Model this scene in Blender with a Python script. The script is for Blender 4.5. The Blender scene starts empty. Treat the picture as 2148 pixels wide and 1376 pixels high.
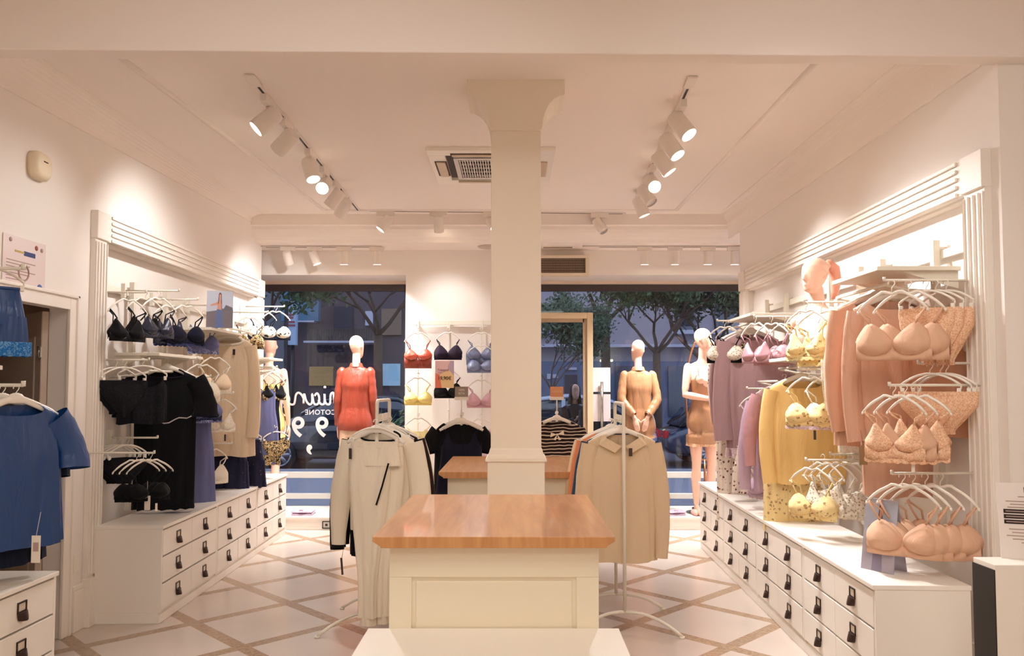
import bpy, bmesh, math, random
from math import sin, cos, pi, radians, sqrt, exp, atan2
from mathutils import Vector, Matrix, noise
sc = bpy.context.scene
col = sc.collection
# ---------------------------------------------------------------- camera
FPX, CX, PITCH, EYE = 1650.0, 1080.0, radians(2.8), 1.5
CY = 815 - FPX * math.tan(PITCH)
cam = bpy.data.objects.new('camera', bpy.data.cameras.new('camera'))
col.objects.link(cam)
cam.location = (0, 0, EYE)
cam.rotation_euler = (pi / 2 + PITCH, 0, 0)
cam.data.sensor_fit = 'HORIZONTAL'
cam.data.sensor_width = 36
cam.data.lens = FPX * 36 / 2148
cam.data.shift_x = -(CX - 1074) / 2148
cam.data.shift_y = (CY - 688) / 2148
cam.data.clip_end = 200
cam.data.clip_start = 0.05
sc.camera = cam
sc.view_settings.view_transform = 'Standard'
sc.view_settings.look = 'None'
sc.view_settings.gamma = 1.0
sc.view_settings.exposure = 0.70
sc.cycles.use_denoising = True
sc.cycles.adaptive_threshold = 0.02
sc.cycles.max_bounces = 10
sc.cycles.diffuse_bounces = 7
sc.cycles.glossy_bounces = 3
sc.cycles.transmission_bounces = 4
sc.cycles.transparent_max_bounces = 12
sc.cycles.caustics_reflective = False
sc.cycles.caustics_refractive = False
sc.cycles.sample_clamp_indirect = 4.0
# ---------------------------------------------------------------- dusk sky
w = bpy.data.worlds.new('dusk'); sc.world = w; w.use_nodes = True
nt = w.node_tree
bg = nt.nodes['Background']
sky = nt.nodes.new('ShaderNodeTexSky'); sky.sky_type = 'HOSEK_WILKIE'
sky.sun_direction = (0.3, 0.9, 0.12); sky.turbidity = 4
mx = nt.nodes.new('ShaderNodeMix'); mx.data_type = 'RGBA'; mx.inputs[0].default_value = 0.72
mx.inputs[7].default_value = (0.50, 0.56, 0.74, 1)
nt.links.new(sky.outputs[0], mx.inputs[6]); nt.links.new(mx.outputs[2], bg.inputs[0])
bg.inputs[1].default_value = 2.6

WARM = (1.0, 0.94, 0.83)
SPOTC = (1.0, 0.975, 0.96)
def P(px, py, X=None, Y=None, Z=None):
    a = (px - CX) / FPX; b = (CY - py) / FPX
    d = Vector((a, cos(PITCH) - b * sin(PITCH), sin(PITCH) + b * cos(PITCH)))
    if Y is not None: t = Y / d.y
    elif X is not None: t = X / d.x
    else: t = (Z - EYE) / d.z
    return Vector((0, 0, EYE)) + d * t
# added fill lights, out of view above and behind the camera
def area(name, loc, size, size_y, e, rot=(0, 0, 0), color=WARM):
    l = bpy.data.lights.new(name, 'AREA'); l.shape = 'RECTANGLE'; l.size = size; l.size_y = size_y
    l.energy = e; l.color = color
    o = bpy.data.objects.new(name, l); col.objects.link(o); o.location = loc; o.rotation_euler = rot
    return o
def spotlamp(name, loc, direction, e, angle=60, blend=0.6, size=0.05, color=SPOTC):
    l = bpy.data.lights.new(name, 'SPOT'); l.energy = e; l.color = color
    l.spot_size = radians(angle); l.spot_blend = blend; l.shadow_soft_size = size
    o = bpy.data.objects.new(name, l); col.objects.link(o); o.location = loc
    o.rotation_euler = Vector(direction).to_track_quat('-Z', 'Y').to_euler()
    return o
FILL = 0.5  # strength of the two added area fills, which have no fixture
area('fill_area', (0.2, 1.2, 3.38), 2.6, 1.4, 40 * FILL)
area('fill_area', (-0.3, -1.2, 3.38), 3.0, 1.4, 60 * FILL)
for lx, ly, dx, dy, dz, e in ((-1.3, 2.2, 0.3, 0.7, -0.9, 20), (1.2, 2.3, 0.05, 0.8, -0.9, 20),
                              (-0.6, 1.0, -0.1, 0.75, -0.35, 16), (0.8, 1.2, 0.3, 0.8, -0.42, 14)):
    spotlamp('fill_spot', (lx, ly, 3.3), (dx, dy, dz), e, 75, 0.9, 0.06)  # unseen spots added as fill for the near surfaces

# ---------------------------------------------------------------- materials
def lin(c):
    c = c / 255.0
    return c / 12.92 if c <= 0.04045 else ((c + 0.055) / 1.055) ** 2.4
def rgb(r, g=None, b=None):
    if g is None: r, g, b = r
    return (lin(r), lin(g), lin(b), 1)
_m = {}
def mat(name, color, rough=0.6, metal=0.0, bump=0.0, bscale=200.0, emit=0.0, coat=0.0, sheen=0.0, spec=0.5, mottle=0.0):
    if name in _m: return _m[name]
    m = bpy.data.materials.new(name); m.use_nodes = True; _m[name] = m
    t = m.node_tree; b = t.nodes['Principled BSDF']
    c = rgb(color)
    b.inputs['Base Color'].default_value = c
    b.inputs['Roughness'].default_value = rough
    b.inputs['Metallic'].default_value = metal
    b.inputs['Specular IOR Level'].default_value = spec
    b.inputs['Coat Weight'].default_value = coat
    if sheen: b.inputs['Sheen Weight'].default_value = sheen
    if emit:
        b.inputs['Emission Color'].default_value = c; b.inputs['Emission Strength'].default_value = emit
    if bump or mottle:
        tc = t.nodes.new('ShaderNodeTexCoord'); n = t.nodes.new('ShaderNodeTexNoise')
        n.inputs['Scale'].default_value = bscale; n.inputs['Detail'].default_value = 3
        t.links.new(tc.outputs['Object'], n.inputs['Vector'])
        if bump:
            bp = t.nodes.new('ShaderNodeBump'); bp.inputs['Strength'].default_value = bump; bp.inputs['Distance'].default_value = 0.002
            t.links.new(n.outputs['Fac'], bp.inputs['Height']); t.links.new(bp.outputs['Normal'], b.inputs['Normal'])
        if mottle:
            r = t.nodes.new('ShaderNodeMix'); r.data_type = 'RGBA'
            r.inputs[6].default_value = tuple(v * (1 - mottle) for v in c[:3]) + (1,)
            r.inputs[7].default_value = tuple(min(1, v * (1 + mottle)) for v in c[:3]) + (1,)
            t.links.new(n.outputs['Fac'], r.inputs[0]); t.links.new(r.outputs[2], b.inputs['Base Color'])
    return m
def cloth(name, color, sat=False, kind=None, c2=None, scale=60, thr=0.5):
    """fabric; kind: None, 'lace', 'floral', 'knit'"""
    if name in _m: return _m[name]
    m = mat(name, color, 0.34 if sat else 0.85, sheen=0.0 if sat else 0.06, spec=0.6 if sat else 0.2)
    t = m.node_tree; b = t.nodes['Principled BSDF']
    tc = t.nodes.new('ShaderNodeTexCoord')
    mpw = t.nodes.new('ShaderNodeMapping'); mpw.inputs['Scale'].default_value = (13, 13, 3.2)
    nw = t.nodes.new('ShaderNodeTexNoise'); nw.inputs['Scale'].default_value = 1.0; nw.inputs['Detail'].default_value = 3; nw.inputs['Distortion'].default_value = 0.9
    bw = t.nodes.new('ShaderNodeBump'); bw.inputs['Strength'].default_value = 0.5 if sat else 0.38; bw.inputs['Distance'].default_value = 0.03
    t.links.new(tc.outputs['Object'], mpw.inputs[0]); t.links.new(mpw.outputs[0], nw.inputs[0]); t.links.new(nw.outputs['Fac'], bw.inputs['Height']); t.links.new(bw.outputs['Normal'], b.inputs['Normal'])
    if kind in ('lace', 'floral', 'leaf'):
        v = t.nodes.new('ShaderNodeTexVoronoi' if kind != 'lace' else 'ShaderNodeTexNoise')
        v.inputs['Scale'].default_value = scale
        if kind == 'lace':
            v.inputs['Detail'].default_value = 2; v.inputs['Distortion'].default_value = 1.6
        t.links.new(tc.outputs['Object'], v.inputs['Vector'])
        r = t.nodes.new('ShaderNodeValToRGB'); e = r.color_ramp.elements
        e[0].position = thr - 0.03; e[1].position = thr + 0.03
        if kind == 'lace':
            e[0].color = rgb(color); e[1].color = rgb(c2)
            t.links.new(v.outputs['Fac'], r.inputs[0])
        else:
            n = t.nodes.new('ShaderNodeTexNoise'); n.inputs['Scale'].default_value = scale * 1.7
            n.inputs['Distortion'].default_value = 2.0
            t.links.new(tc.outputs['Object'], n.inputs['Vector'])
            a = t.nodes.new('ShaderNodeMath'); a.operation = 'MULTIPLY_ADD'; a.inputs[1].default_value = 1.0
            t.links.new(n.outputs['Fac'], a.inputs[0]); t.links.new(v.outputs['Distance'], a.inputs[2])
            e[0].color = rgb(c2); e[1].color = rgb(color)
            t.links.new(a.outputs[0], r.inputs[0])
        t.links.new(r.outputs[0], b.inputs['Base Color'])
    else:
        n = t.nodes.new('ShaderNodeTexNoise'); n.inputs['Scale'].default_value = 500 if not sat else 60
        t.links.new(tc.outputs['Object'], n.inputs['Vector'])
        bp = t.nodes.new('ShaderNodeBump'); bp.inputs['Strength'].default_value = 0.25 if not sat else 0.08
        bp.inputs['Distance'].default_value = 0.002
        t.links.new(n.outputs['Fac'], bp.inputs['Height']); t.links.new(bw.outputs['Normal'], bp.inputs['Normal']); t.links.new(bp.outputs['Normal'], b.inputs['Normal'])
        if kind == 'stripe':
            s = t.nodes.new('ShaderNodeSeparateXYZ'); t.links.new(tc.outputs['Object'], s.inputs[0])
            n2 = t.nodes.new('ShaderNodeTexNoise'); n2.inputs['Scale'].default_value = 6
            t.links.new(tc.outputs['Object'], n2.inputs['Vector'])
            a = t.nodes.new('ShaderNodeMath'); a.operation = 'MULTIPLY_ADD'; a.inputs[1].default_value = 0.045
            t.links.new(n2.outputs['Fac'], a.inputs[0]); t.links.new(s.outputs['Z'], a.inputs[2])
            k = t.nodes.new('ShaderNodeMath'); k.operation = 'MULTIPLY'; k.inputs[1].default_value = scale
            t.links.new(a.outputs[0], k.inputs[0])
            f = t.nodes.new('ShaderNodeMath'); f.operation = 'FRACT'; t.links.new(k.outputs[0], f.inputs[0])
            g = t.nodes.new('ShaderNodeMath'); g.operation = 'GREATER_THAN'; g.inputs[1].default_value = thr
            t.links.new(f.outputs[0], g.inputs[0])
            x = t.nodes.new('ShaderNodeMix'); x.data_type = 'RGBA'
            x.inputs[6].default_value = rgb(color); x.inputs[7].default_value = rgb(c2)
            t.links.new(g.outputs[0], x.inputs[0]); t.links.new(x.outputs[2], b.inputs['Base Color'])
    return m
WALL = mat('wall_plaster', (243, 237, 232), 0.75, bump=0.05, bscale=90)
TRIM = mat('trim_paint', (244, 237, 229), 0.5)
CEIL = mat('ceiling_plaster', (246, 238, 232), 0.85)
WHITE = mat('white_lacquer', (246, 240, 232), 0.32, spec=0.5)
WHITE2 = mat('cream_lacquer', (240, 230, 208), 0.35)
GAP = mat('dark_gap', (70, 50, 38), 0.9)
BRONZE = mat('bronze_metal', (62, 44, 38), 0.38, metal=0.5)
RACKM = mat('rack_enamel', (238, 232, 218), 0.35)
PLAST = mat('white_plastic', (246, 240, 230), 0.28)
STEEL = mat('steel', (190, 188, 184), 0.25, metal=1.0)
BLACK = mat('black_plastic', (24, 20, 20), 0.45)
PAPER = mat('paper', (236, 228, 224), 0.7)
def wood():
    m = mat('oak_veneer', (205, 150, 98), 0.28, coat=0.25)
    t = m.node_tree; b = t.nodes['Principled BSDF']
    tc = t.nodes.new('ShaderNodeTexCoord'); mp = t.nodes.new('ShaderNodeMapping')
    mp.inputs['Scale'].default_value = (9, 0.8, 1.0)
    n = t.nodes.new('ShaderNodeTexNoise'); n.inputs['Scale'].default_value = 3; n.inputs['Detail'].default_value = 6
    n.inputs['Distortion'].default_value = 0.8
    r = t.nodes.new('ShaderNodeValToRGB')
    r.color_ramp.elements[0].position = 0.3; r.color_ramp.elements[1].position = 0.75
    r.color_ramp.elements[0].color = rgb(188, 128, 78); r.color_ramp.elements[1].color = rgb(216, 162, 108)
    t.links.new(tc.outputs['Object'], mp.inputs[0]); t.links.new(mp.outputs[0], n.inputs[0])
    t.links.new(n.outputs['Fac'], r.inputs[0]); t.links.new(r.outputs[0], b.inputs['Base Color'])
    return m
OAK = wood()
def floor_mat():
    m = mat('terrazzo_floor', (206, 192, 180), 0.2, spec=0.5)
    t = m.node_tree; b = t.nodes['Principled BSDF']; L = t.links.new
    def M(op, a, bb=None, c=None):
        n = t.nodes.new('ShaderNodeMath'); n.operation = op
        for i, v in enumerate((a, bb, c)):
            if v is None: continue
            if isinstance(v, (int, float)): n.inputs[i].default_value = v
            else: L(v, n.inputs[i])
        return n.outputs[0]
    g = t.nodes.new('ShaderNodeNewGeometry'); s = t.nodes.new('ShaderNodeSeparateXYZ'); L(g.outputs['Position'], s.inputs[0])
    x = M('DIVIDE', M('ADD', s.outputs['X'], 1.115), 0.941); y = M('DIVIDE', M('SUBTRACT', s.outputs['Y'], 5.115), 0.941)
    u = M('ADD', x, y); v = M('SUBTRACT', x, y)
    bands = []
    for k in (u, v):
        f = M('ABSOLUTE', M('SUBTRACT', M('FRACT', M('ADD', k, 0.5)), 0.5))
        bands.append(M('LESS_THAN', f, 0.062))
    band = M('MAXIMUM', bands[0], bands[1])
    n1 = t.nodes.new('ShaderNodeTexVoronoi'); n1.inputs['Scale'].default_value = 70; L(g.outputs['Position'], n1.inputs['Vector'])
    n2 = t.nodes.new('ShaderNodeTexNoise'); n2.inputs['Scale'].default_value = 1.6; L(g.outputs['Position'], n2.inputs['Vector'])
    r1 = t.nodes.new('ShaderNodeMix'); r1.data_type = 'RGBA'; r1.inputs[6].default_value = rgb(150, 124, 102); r1.inputs[7].default_value = rgb(176, 150, 124)
    sp = t.nodes.new('ShaderNodeSeparateColor'); L(n1.outputs['Color'], sp.inputs[0]); L(sp.outputs[0], r1.inputs[0])
    r2 = t.nodes.new('ShaderNodeMix'); r2.data_type = 'RGBA'; r2.inputs[6].default_value = rgb(196, 181, 170); r2.inputs[7].default_value = rgb(214, 202, 192)
    L(n2.outputs['Fac'], r2.inputs[0])
    r3 = t.nodes.new('ShaderNodeMix'); r3.data_type = 'RGBA'; L(band, r3.inputs[0]); L(r2.outputs[2], r3.inputs[6]); L(r1.outputs[2], r3.inputs[7])
    L(r3.outputs[2], b.inputs['Base Color'])
    return m
def glass_mat(name='window_glass', tint=(0.82, 0.85, 0.88), ior=1.45):
    m = bpy.data.materials.new(name); m.use_nodes = True; t = m.node_tree; t.nodes.clear()
    o = t.nodes.new('ShaderNodeOutputMaterial'); mixn = t.nodes.new('ShaderNodeMixShader')
    tr = t.nodes.new('ShaderNodeBsdfTransparent'); gl = t.nodes.new('ShaderNodeBsdfGlossy'); fr = t.nodes.new('ShaderNodeFresnel')
    tr.inputs[0].default_value = tint + (1,); gl.inputs['Roughness'].default_value = 0.02; fr.inputs[0].default_value = ior
    t.links.new(fr.outputs[0], mixn.inputs[0]); t.links.new(tr.outputs[0], mixn.inputs[1]); t.links.new(gl.outputs[0], mixn.inputs[2])
    t.links.new(mixn.outputs[0], o.inputs[0])
    return m
GLASS = glass_mat()

# ---------------------------------------------------------------- mesh helpers
class MB:
    def __init__(s): s.v = []; s.f = []; s.sm = []
    def add(s, vs, fs, smooth=False):
        o = len(s.v); s.v += [tuple(v) for v in vs]; s.f += [tuple(i + o for i in f) for f in fs]; s.sm += [smooth] * len(fs); return s
    def box(s, x0, x1, y0, y1, z0, z1, M=None):
        vs = [Vector((x, y, z)) for x in (x0, x1) for y in (y0, y1) for z in (z0, z1)]
        if M: vs = [M @ v for v in vs]
        return s.add(vs, [(0, 1, 3, 2), (4, 6, 7, 5), (0, 4, 5, 1), (2, 3, 7, 6), (0, 2, 6, 4), (1, 5, 7, 3)])
    def tube(s, pts, r, n=8, cap=True, M=None, flat=1.0, up=None):
        """round tube through points; r number or list; flat scales the 2nd axis"""
        pts = [Vector(p) for p in pts]; N = len(pts)
        rs = r if isinstance(r, (list, tuple)) else [r] * N
        vs = []; pn = None
        for i, p in enumerate(pts):
            t = (pts[min(i + 1, N - 1)] - pts[max(i - 1, 0)])
            if t.length < 1e-9: t = Vector((0, 0, 1))
            t.normalize()
            if pn is None:
                a = Vector(up) if up else (Vector((0, 1, 0)) if abs(t.y) < 0.9 else Vector((1, 0, 0)))
                pn = (a - t * a.dot(t)).normalized()
            else:
                pn = (pn - t * pn.dot(t)); pn = pn.normalized() if pn.length > 1e-6 else t.orthogonal().normalized()
            bn = t.cross(pn)
            for k in range(n):
                a = 2 * pi * k / n
                vs.append(p + (pn * cos(a) * flat + bn * sin(a)) * rs[i])
        if M: vs = [M @ v for v in vs]
        fs = [(i * n + k, i * n + (k + 1) % n, (i + 1) * n + (k + 1) % n, (i + 1) * n + k) for i in range(N - 1) for k in range(n)]
        if cap: fs += [tuple(range(n - 1, -1, -1)), tuple((N - 1) * n + k for k in range(n))]
        return s.add(vs, fs, True)
    def cyl(s, p0, p1, r, r1=None, n=16, M=None): return s.tube([p0, p1], [r, r if r1 is None else r1], n, M=M)
    def loft(s, rings, smooth=True, cap0=False, cap1=False, closed=True):
        n = len(rings[0]); N = len(rings); vs = [v for r in rings for v in r]
        kk = n if closed else n - 1
        fs = [(i * n + k, i * n + (k + 1) % n, (i + 1) * n + (k + 1) % n, (i + 1) * n + k) for i in range(N - 1) for k in range(kk)]
        if cap0: fs.append(tuple(range(n - 1, -1, -1)))
        if cap1: fs.append(tuple((N - 1) * n + k for k in range(n)))
        return s.add(vs, fs, smooth)
    def prism(s, outline, axis, a0, a1):
        """outline list of 2-tuples extruded along axis 'x','y','z'"""
        def mk(p, a): return {'x': (a, p[0], p[1]), 'y': (p[0], a, p[1]), 'z': (p[0], p[1], a)}[axis]
        n = len(outline); vs = [mk(p, a0) for p in outline] + [mk(p, a1) for p in outline]
        fs = [(i, (i + 1) % n, n + (i + 1) % n, n + i) for i in range(n)] + [tuple(range(n - 1, -1, -1)), tuple(range(n, 2 * n))]
        return s.add(vs, fs)
    def mesh(s, name, m):
        me = bpy.data.meshes.new(name); me.from_pydata(s.v, [], s.f); me.update()
        bm = bmesh.new(); bm.from_mesh(me); bmesh.ops.recalc_face_normals(bm, faces=bm.faces); bm.to_mesh(me); bm.free()
        if len(me.polygons) == len(s.sm): me.polygons.foreach_set('use_smooth', s.sm)
        if m: me.materials.append(m)
        return me
    def build(s, name, m, parent=None, bevel=0.0, seg=2, loc=None):
        return link(name, s.mesh(name, m), parent, bevel, seg, loc)
def link(name, me, parent=None, bevel=0.0, seg=2, loc=None):
    o = bpy.data.objects.new(name, me); col.objects.link(o)
    if parent: o.parent = parent
    if loc is not None: o.location = loc
    if bevel:
        b = o.modifiers.new('bevel', 'BEVEL'); b.width = bevel; b.segments = seg; b.limit_method = 'ANGLE'; b.angle_limit = radians(40)
    return o
def thing(name, label, cat, loc=(0, 0, 0), rotz=0.0, group=None):
    o = bpy.data.objects.new(name, None); col.objects.link(o); o.location = loc; o.rotation_euler = (0, 0, rotz)
    o.empty_display_size = 0.05
    o['label'] = label; o['category'] = cat
    if group: o['group'] = group
    return o
def tag(o, label, cat, group=None):
    o['label'] = label; o['category'] = cat
    if group: o['group'] = group
    return o
def struct(o): o['kind'] = 'structure'; return o
def dup(root, loc, rotz=0.0, label=None, group=None, scale=None):
    r = root.copy(); col.objects.link(r); r.location = loc; r.rotation_euler = (0, 0, rotz)
    if label: r['label'] = label
    if group: r['group'] = group
    if scale: r.scale = scale
    def rec(src, dst):
        for ch in kids[src.name]:
            c = ch.copy(); col.objects.link(c); c.parent = dst; rec2(ch, c)
    def rec2(src, dst):
        for ch in [q for q in allk.get(src.name, [])]:
            c = ch.copy(); col.objects.link(c); c.parent = dst; rec2(ch, c)
    allk = {}
    stack = [root]
    while stack:
        s_ = stack.pop(); allk[s_.name] = list(s_.children); stack += list(s_.children)
    kids = allk
    rec(root, r)
    return r
# ================================================================ THE ROOM
XL, XR = -2.73, 2.22
CZ = 3.3
struct(MB().box(-6, 6, -5, 9.3, -0.1, 0).build('floor', floor_mat()))
# ceiling
c = MB(); c.box(-3.3, 2.9, 3.4, 8.05, CZ, CZ + 0.1); c.box(-6, 6, -5, 3.4, 3.45, 3.55)
struct(c.build('ceiling', CEIL))
# thin bead moulding on the ceiling
A = P(240, 120, Z=CZ); B = P(640, 433, Z=CZ); Cc = P(1425, 441, Z=CZ); D = P(1722, 130, Z=CZ)
b = MB()
pts = [Vector((A.x, 3.6, CZ)), Vector((-1.92, 7.85, CZ)), Vector((1.63, 7.85, CZ)), Vector((D.x - .02, 3.6, CZ))]
for i in range(3):
    b.tube([pts[i], pts[i + 1]], 0.022, 8, up=(0, 0, 1), flat=0.7)
    b.tube([pts[i] * 1.0 + Vector((0, 0, 0)), pts[i + 1]], 0.01, 6)
struct(b.build('trim_1', CEIL))
# side coves
def cove(name, xw, xb0, xb1, z0, z1, y0=3.5, y1=8.07):
    rings = []
    for y, xb, z in ((y0, xb0, z0), (y1, xb1, z1)):
        s = 1 if xw > 0 else -1
        ring = [Vector((xw, y, z)), Vector((xw - s * 0.012, y, z)), Vector((xw - s * 0.012, y, z + 0.02))]
        for k in range(9):
            a = k / 8 * pi / 2
            ring.append(Vector((xw - s * 0.012 + (xb - xw + s * 0.012) * (1 - cos(a)), y, z + 0.02 + (CZ - z - 0.02) * sin(a))))
        ring += [Vector((xb - s * 0.02, y, CZ - 0.003)), Vector((xb - s * 0.02, y, CZ + 0.02)), Vector((xw, y, CZ + 0.02))]
        rings.append(ring)
    o = MB().loft(rings, False, True, True).build(name, CEIL); struct(o)
cove('trim_2', XL, -2.60, -2.60, 3.08, 3.22)
cove('trim_3', XR, 2.2 - .06, 2.12, 3.03, 3.04)
# header above the shop window zone + its lower ceiling
h = MB(); h.prism([(8.05, 3.45), (8.05, 3.19), (8.075, 3.18), (8.085, 3.15), (8.11, 3.12), (8.15, 3.085), (8.2, 3.06), (8.22, 3.035), (9.6, 3.035), (9.6, 3.45)], 'x', -3.4, 3.0)
struct(h.build('trim_4', CEIL, bevel=0))
# slanted beam in front
bl = P(0, 101, Z=3.0); br = P(2148, 117, Z=3.0)
k = (br.y - bl.y) / (br.x - bl.x)
yb = lambda x: bl.y + (x - bl.x) * k
bm_ = MB()
vs = []
for x in (-3.0, 3.05):
    y = yb(x)
    vs += [(x, y, 2.995), (x, y + 0.1, 2.995), (x, y + 0.1, 3.5), (x, y, 3.5)]
bm_.add(vs, [(0, 1, 2, 3), (7, 6, 5, 4), (0, 4, 5, 1), (1, 5, 6, 2), (2, 6, 7, 3), (3, 7, 4, 0)])
struct(bm_.build('trim_5', CEIL, bevel=0.006))
# left wall with doorway, right wall, rear walls
DZ = 1.99; DY0, DY1 = 3.55, 4.80
lw = MB(); lw.box(XL - 0.12, XL, -5, DY0, 0, 3.5); lw.box(XL - 0.12, XL, DY0, DY1, DZ, 3.5); lw.box(XL - 0.12, XL, DY1, 5.14, 0, 3.5)
lw.box(XL - 0.12, XL, 5.14, 8.2, 2.56, 3.5); lw.box(XL - 0.12, XL - 0.07, 5.14, 8.2, 0, 2.56); lw.box(XL - 0.12, XL, 8.2, 8.42, 0, 3.5)
struct(lw.build('wall_left', WALL))
rw = MB(); rw.box(XR, 3.1, 3.55, 3.75, 0, 3.5); rw.box(3.0, 3.1, -5, 3.55, 0, 3.5); rw.box(XR, XR + 0.12, 3.75, 7.45, 2.52, 3.5)
rw.box(XR + 0.05, XR + 0.12, 3.75, 7.45, 0, 2.52); rw.box(XR, XR + 0.12, 7.45, 7.7, 0, 3.5)
struct(rw.build('wall_right', WALL))
struct(MB().box(-6, 6, -5.1, -5, 0, 3.5).build('wall_back', WALL))
# niche frames (fluted)
def niche(name, x, s, ya, yb_, zt, zl, fw):
    """x wall plane, s=+1 frame protrudes to +x; posts at ya and yb_, lintel zl..zt"""
    m = MB(); t = 0.045 * s
    def bx(x0, x1, y0, y1, z0, z1): m.box(min(x0, x1), max(x0, x1), y0, y1, z0, z1)
    for y0, y1, near in ((ya, ya + fw, 1), (yb_ - fw, yb_, 0)):
        bx(x, x + t * .75, y0, y1, 0, zt)
        nf = 4
        for i in range(nf + 1):
            yy = y0 + (y1 - y0) * (i + 0.0) / nf; bx(x + t * .75, x + t, yy - 0.006 + (0.006 if i == 0 else 0), yy + (0.012 if i < nf else 0), 0.32, zl - 0.02)
        bx(x, x + t * 1.3, y0 - 0.008, y1 + 0.008, 0, 0.30)
        bx(x, x + t * 1.1, y0 - 0.004, y1 + 0.004, zl, zt)
    bx(x, x + t * .75, ya + fw, yb_ - fw, zl, zt)
    for i in range(5):
        zz = zl + 0.012 + (zt - zl - 0.024) * i / 4
        bx(x + t * .75, x + t, ya + fw + 0.05, yb_ - fw - 0.03, zz - 0.010, zz + 0.010)
    bx(x - 0.06 * s, x, ya + fw - 0.001, yb_ - fw, zl - 0.012, zl + 0.01)
    struct(m.build(name, TRIM, bevel=0.003, seg=1))
niche('trim_6', XL, 1, 5.02, 8.40, 2.65, 2.47, 0.14)
niche('trim_7', XR, -1, 3.62, 7.60, 2.62, 2.44, 0.17)
# baseboard on left pier next to door
bb = MB(); bb.box(XL, XL + 0.025, 4.9, 5.02, 0, 0.25); bb.box(XL, XL + 0.018, 4.9, 5.02, 0.25, 0.28)
struct(bb.build('baseboard_left', TRIM, bevel=0.004))
bb = MB(); bb.box(XR, 3.0, 3.528, 3.55, 0, 0.25)
struct(bb.build('baseboard_right', TRIM, bevel=0.004))
# doorway on the left: casing, small room behind, open leaf
dr = MB()
dr.box(XL, XL + 0.02, DY1 - 0.02, DY1 + 0.06, 0, DZ + 0.07); dr.box(XL, XL + 0.02, DY0, DY1 - 0.02, DZ - 0.01, DZ + 0.07)
dr.box(XL, XL + 0.032, DY1 + 0.045, DY1 + 0.065, 0, DZ + 0.085); dr.box(XL, XL + 0.032, DY0, DY1 + 0.065, DZ + 0.065, DZ + 0.085)
struct(dr.build('trim_8', TRIM, bevel=0.004))
DOORP = mat('door_paint', (196, 180, 166), 0.5)
rm = MB(); rm.box(-4.6, -4.5, 2.5, 6.2, 0, 2.6); rm.box(-4.6, XL - .12, 6.1, 6.2, 0, 2.6); rm.box(-4.6, XL - .12, 2.4, 2.5, 0, 2.6); rm.box(-4.6, XL - .12, 2.4, 6.2, 2.5, 2.6)
struct(rm.build('wall_fitting_room', mat('fitting_wall', (214, 200, 186), 0.8)))
root = bpy.data.objects.new('door_1', None); col.objects.link(root); struct(root)
root.location = (XL - 0.125, DY1 - 0.03, 0); root.rotation_euler = (0, 0, radians(-42))
lf = MB(); lf.box(-0.82, 0, -0.02, 0.02, 0.01, DZ - 0.02)
for z0, z1 in ((0.18, 0.95), (1.08, DZ - 0.17)):
    lf.box(-0.72, -0.1, -0.028, 0.028, z0, z1); 
lf.build('door_leaf', DOORP, root, bevel=0.006)
for z in (0.35, 1.0, 1.72):
    MB().cyl((0.0, -0.03, z - .035), (0.0, -0.03, z + .035), 0.011).box(-0.03, 0.03, -0.032, -0.022, z - .03, z + .03).build('hinge', STEEL, root)
# a spare switch plate on the pier
o = MB().box(XL, XL + 0.008, 4.915, 4.985, 0.36, 0.47).build('socket_plate', PLAST, bevel=0.002)
tag(o, 'small white blank socket plate low on the wall left of the fluted frame', 'socket')
# ---- shop front
YH = 8.68; YG = 9.26; ZT = 2.76
fr = MB(); fr.box(-3.4, 3.0, YH, YH + 0.1, ZT, 3.1); fr.box(-3.4, 3.0, YH + .1, YG + 0.05, ZT, ZT + 0.1)
fr.box(-1.21, 0.10, YH, YG, 0, ZT)
fr.box(-3.4, -3.3, 8.2, YG + .05, 0, 3.1); fr.box(2.9, 3.0, 7.6, YG + .05, 0, 3.1)
fr.box(-3.4, XL - .1, 8.35, 8.42, 0, 3.1); fr.box(XR + .1, 3.0, 7.6, 7.7, 0, 3.1)
struct(fr.build('wall_front', WALL))
# window head frame strip
def window(n, x0, x1, fx0=None, fx1=None, door=None):
    root = bpy.data.objects.new('window_%d' % n, None); col.objects.link(root); struct(root); root.location = (0, YG, 0)
    f = MB(); f.box(x0, x1, -0.06, 0.0, ZT - 0.03, ZT)
    if fx1 is not None: f.box(fx1 - 0.07, fx1, -0.06, 0.0, 0.1, ZT)
    if fx0 is not None: f.box(fx0, fx0 + 0.07, -0.06, 0.0, 0.1, ZT)
    f.build('window_frame', mat('frame_paint', (226, 206, 186), 0.5), root, bevel=0.004)
    f = MB(); f.box(x0, x1, 0.0, 0.05, ZT - 0.11, ZT - 0.03); 
    if fx1 is not None: f.box(fx1 - 0.09, fx1 - .07, 0, 0.04, 0.1, ZT)
    f.build('window_head_rail', mat('dark_frame', (58, 50, 52), 0.5), root)
    g = MB(); g.box(x0, x1, 0.015, 0.023, 0.02, ZT - 0.1); g.build('window_pane', GLASS, root)
    for za, zb in ((0.46, 0.53), (0.22, 0.28)):
        r = MB()
        for a, b_ in ([(x0, x1)] if not door else [(x0, door[0]), (door[1], x1)]):
            if b_ > a: r.box(a, b_, -0.05, 0.01, za, zb)
        r.build('window_rail', mat('rail_paint', (208, 206, 200), 0.4), root, bevel=0.004)
    return root
window(1, -3.3, -1.21, None, -1.21)
window(2, 0.10, 2.9, 0.10 - .01, None, (0.1, 0.96))
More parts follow.
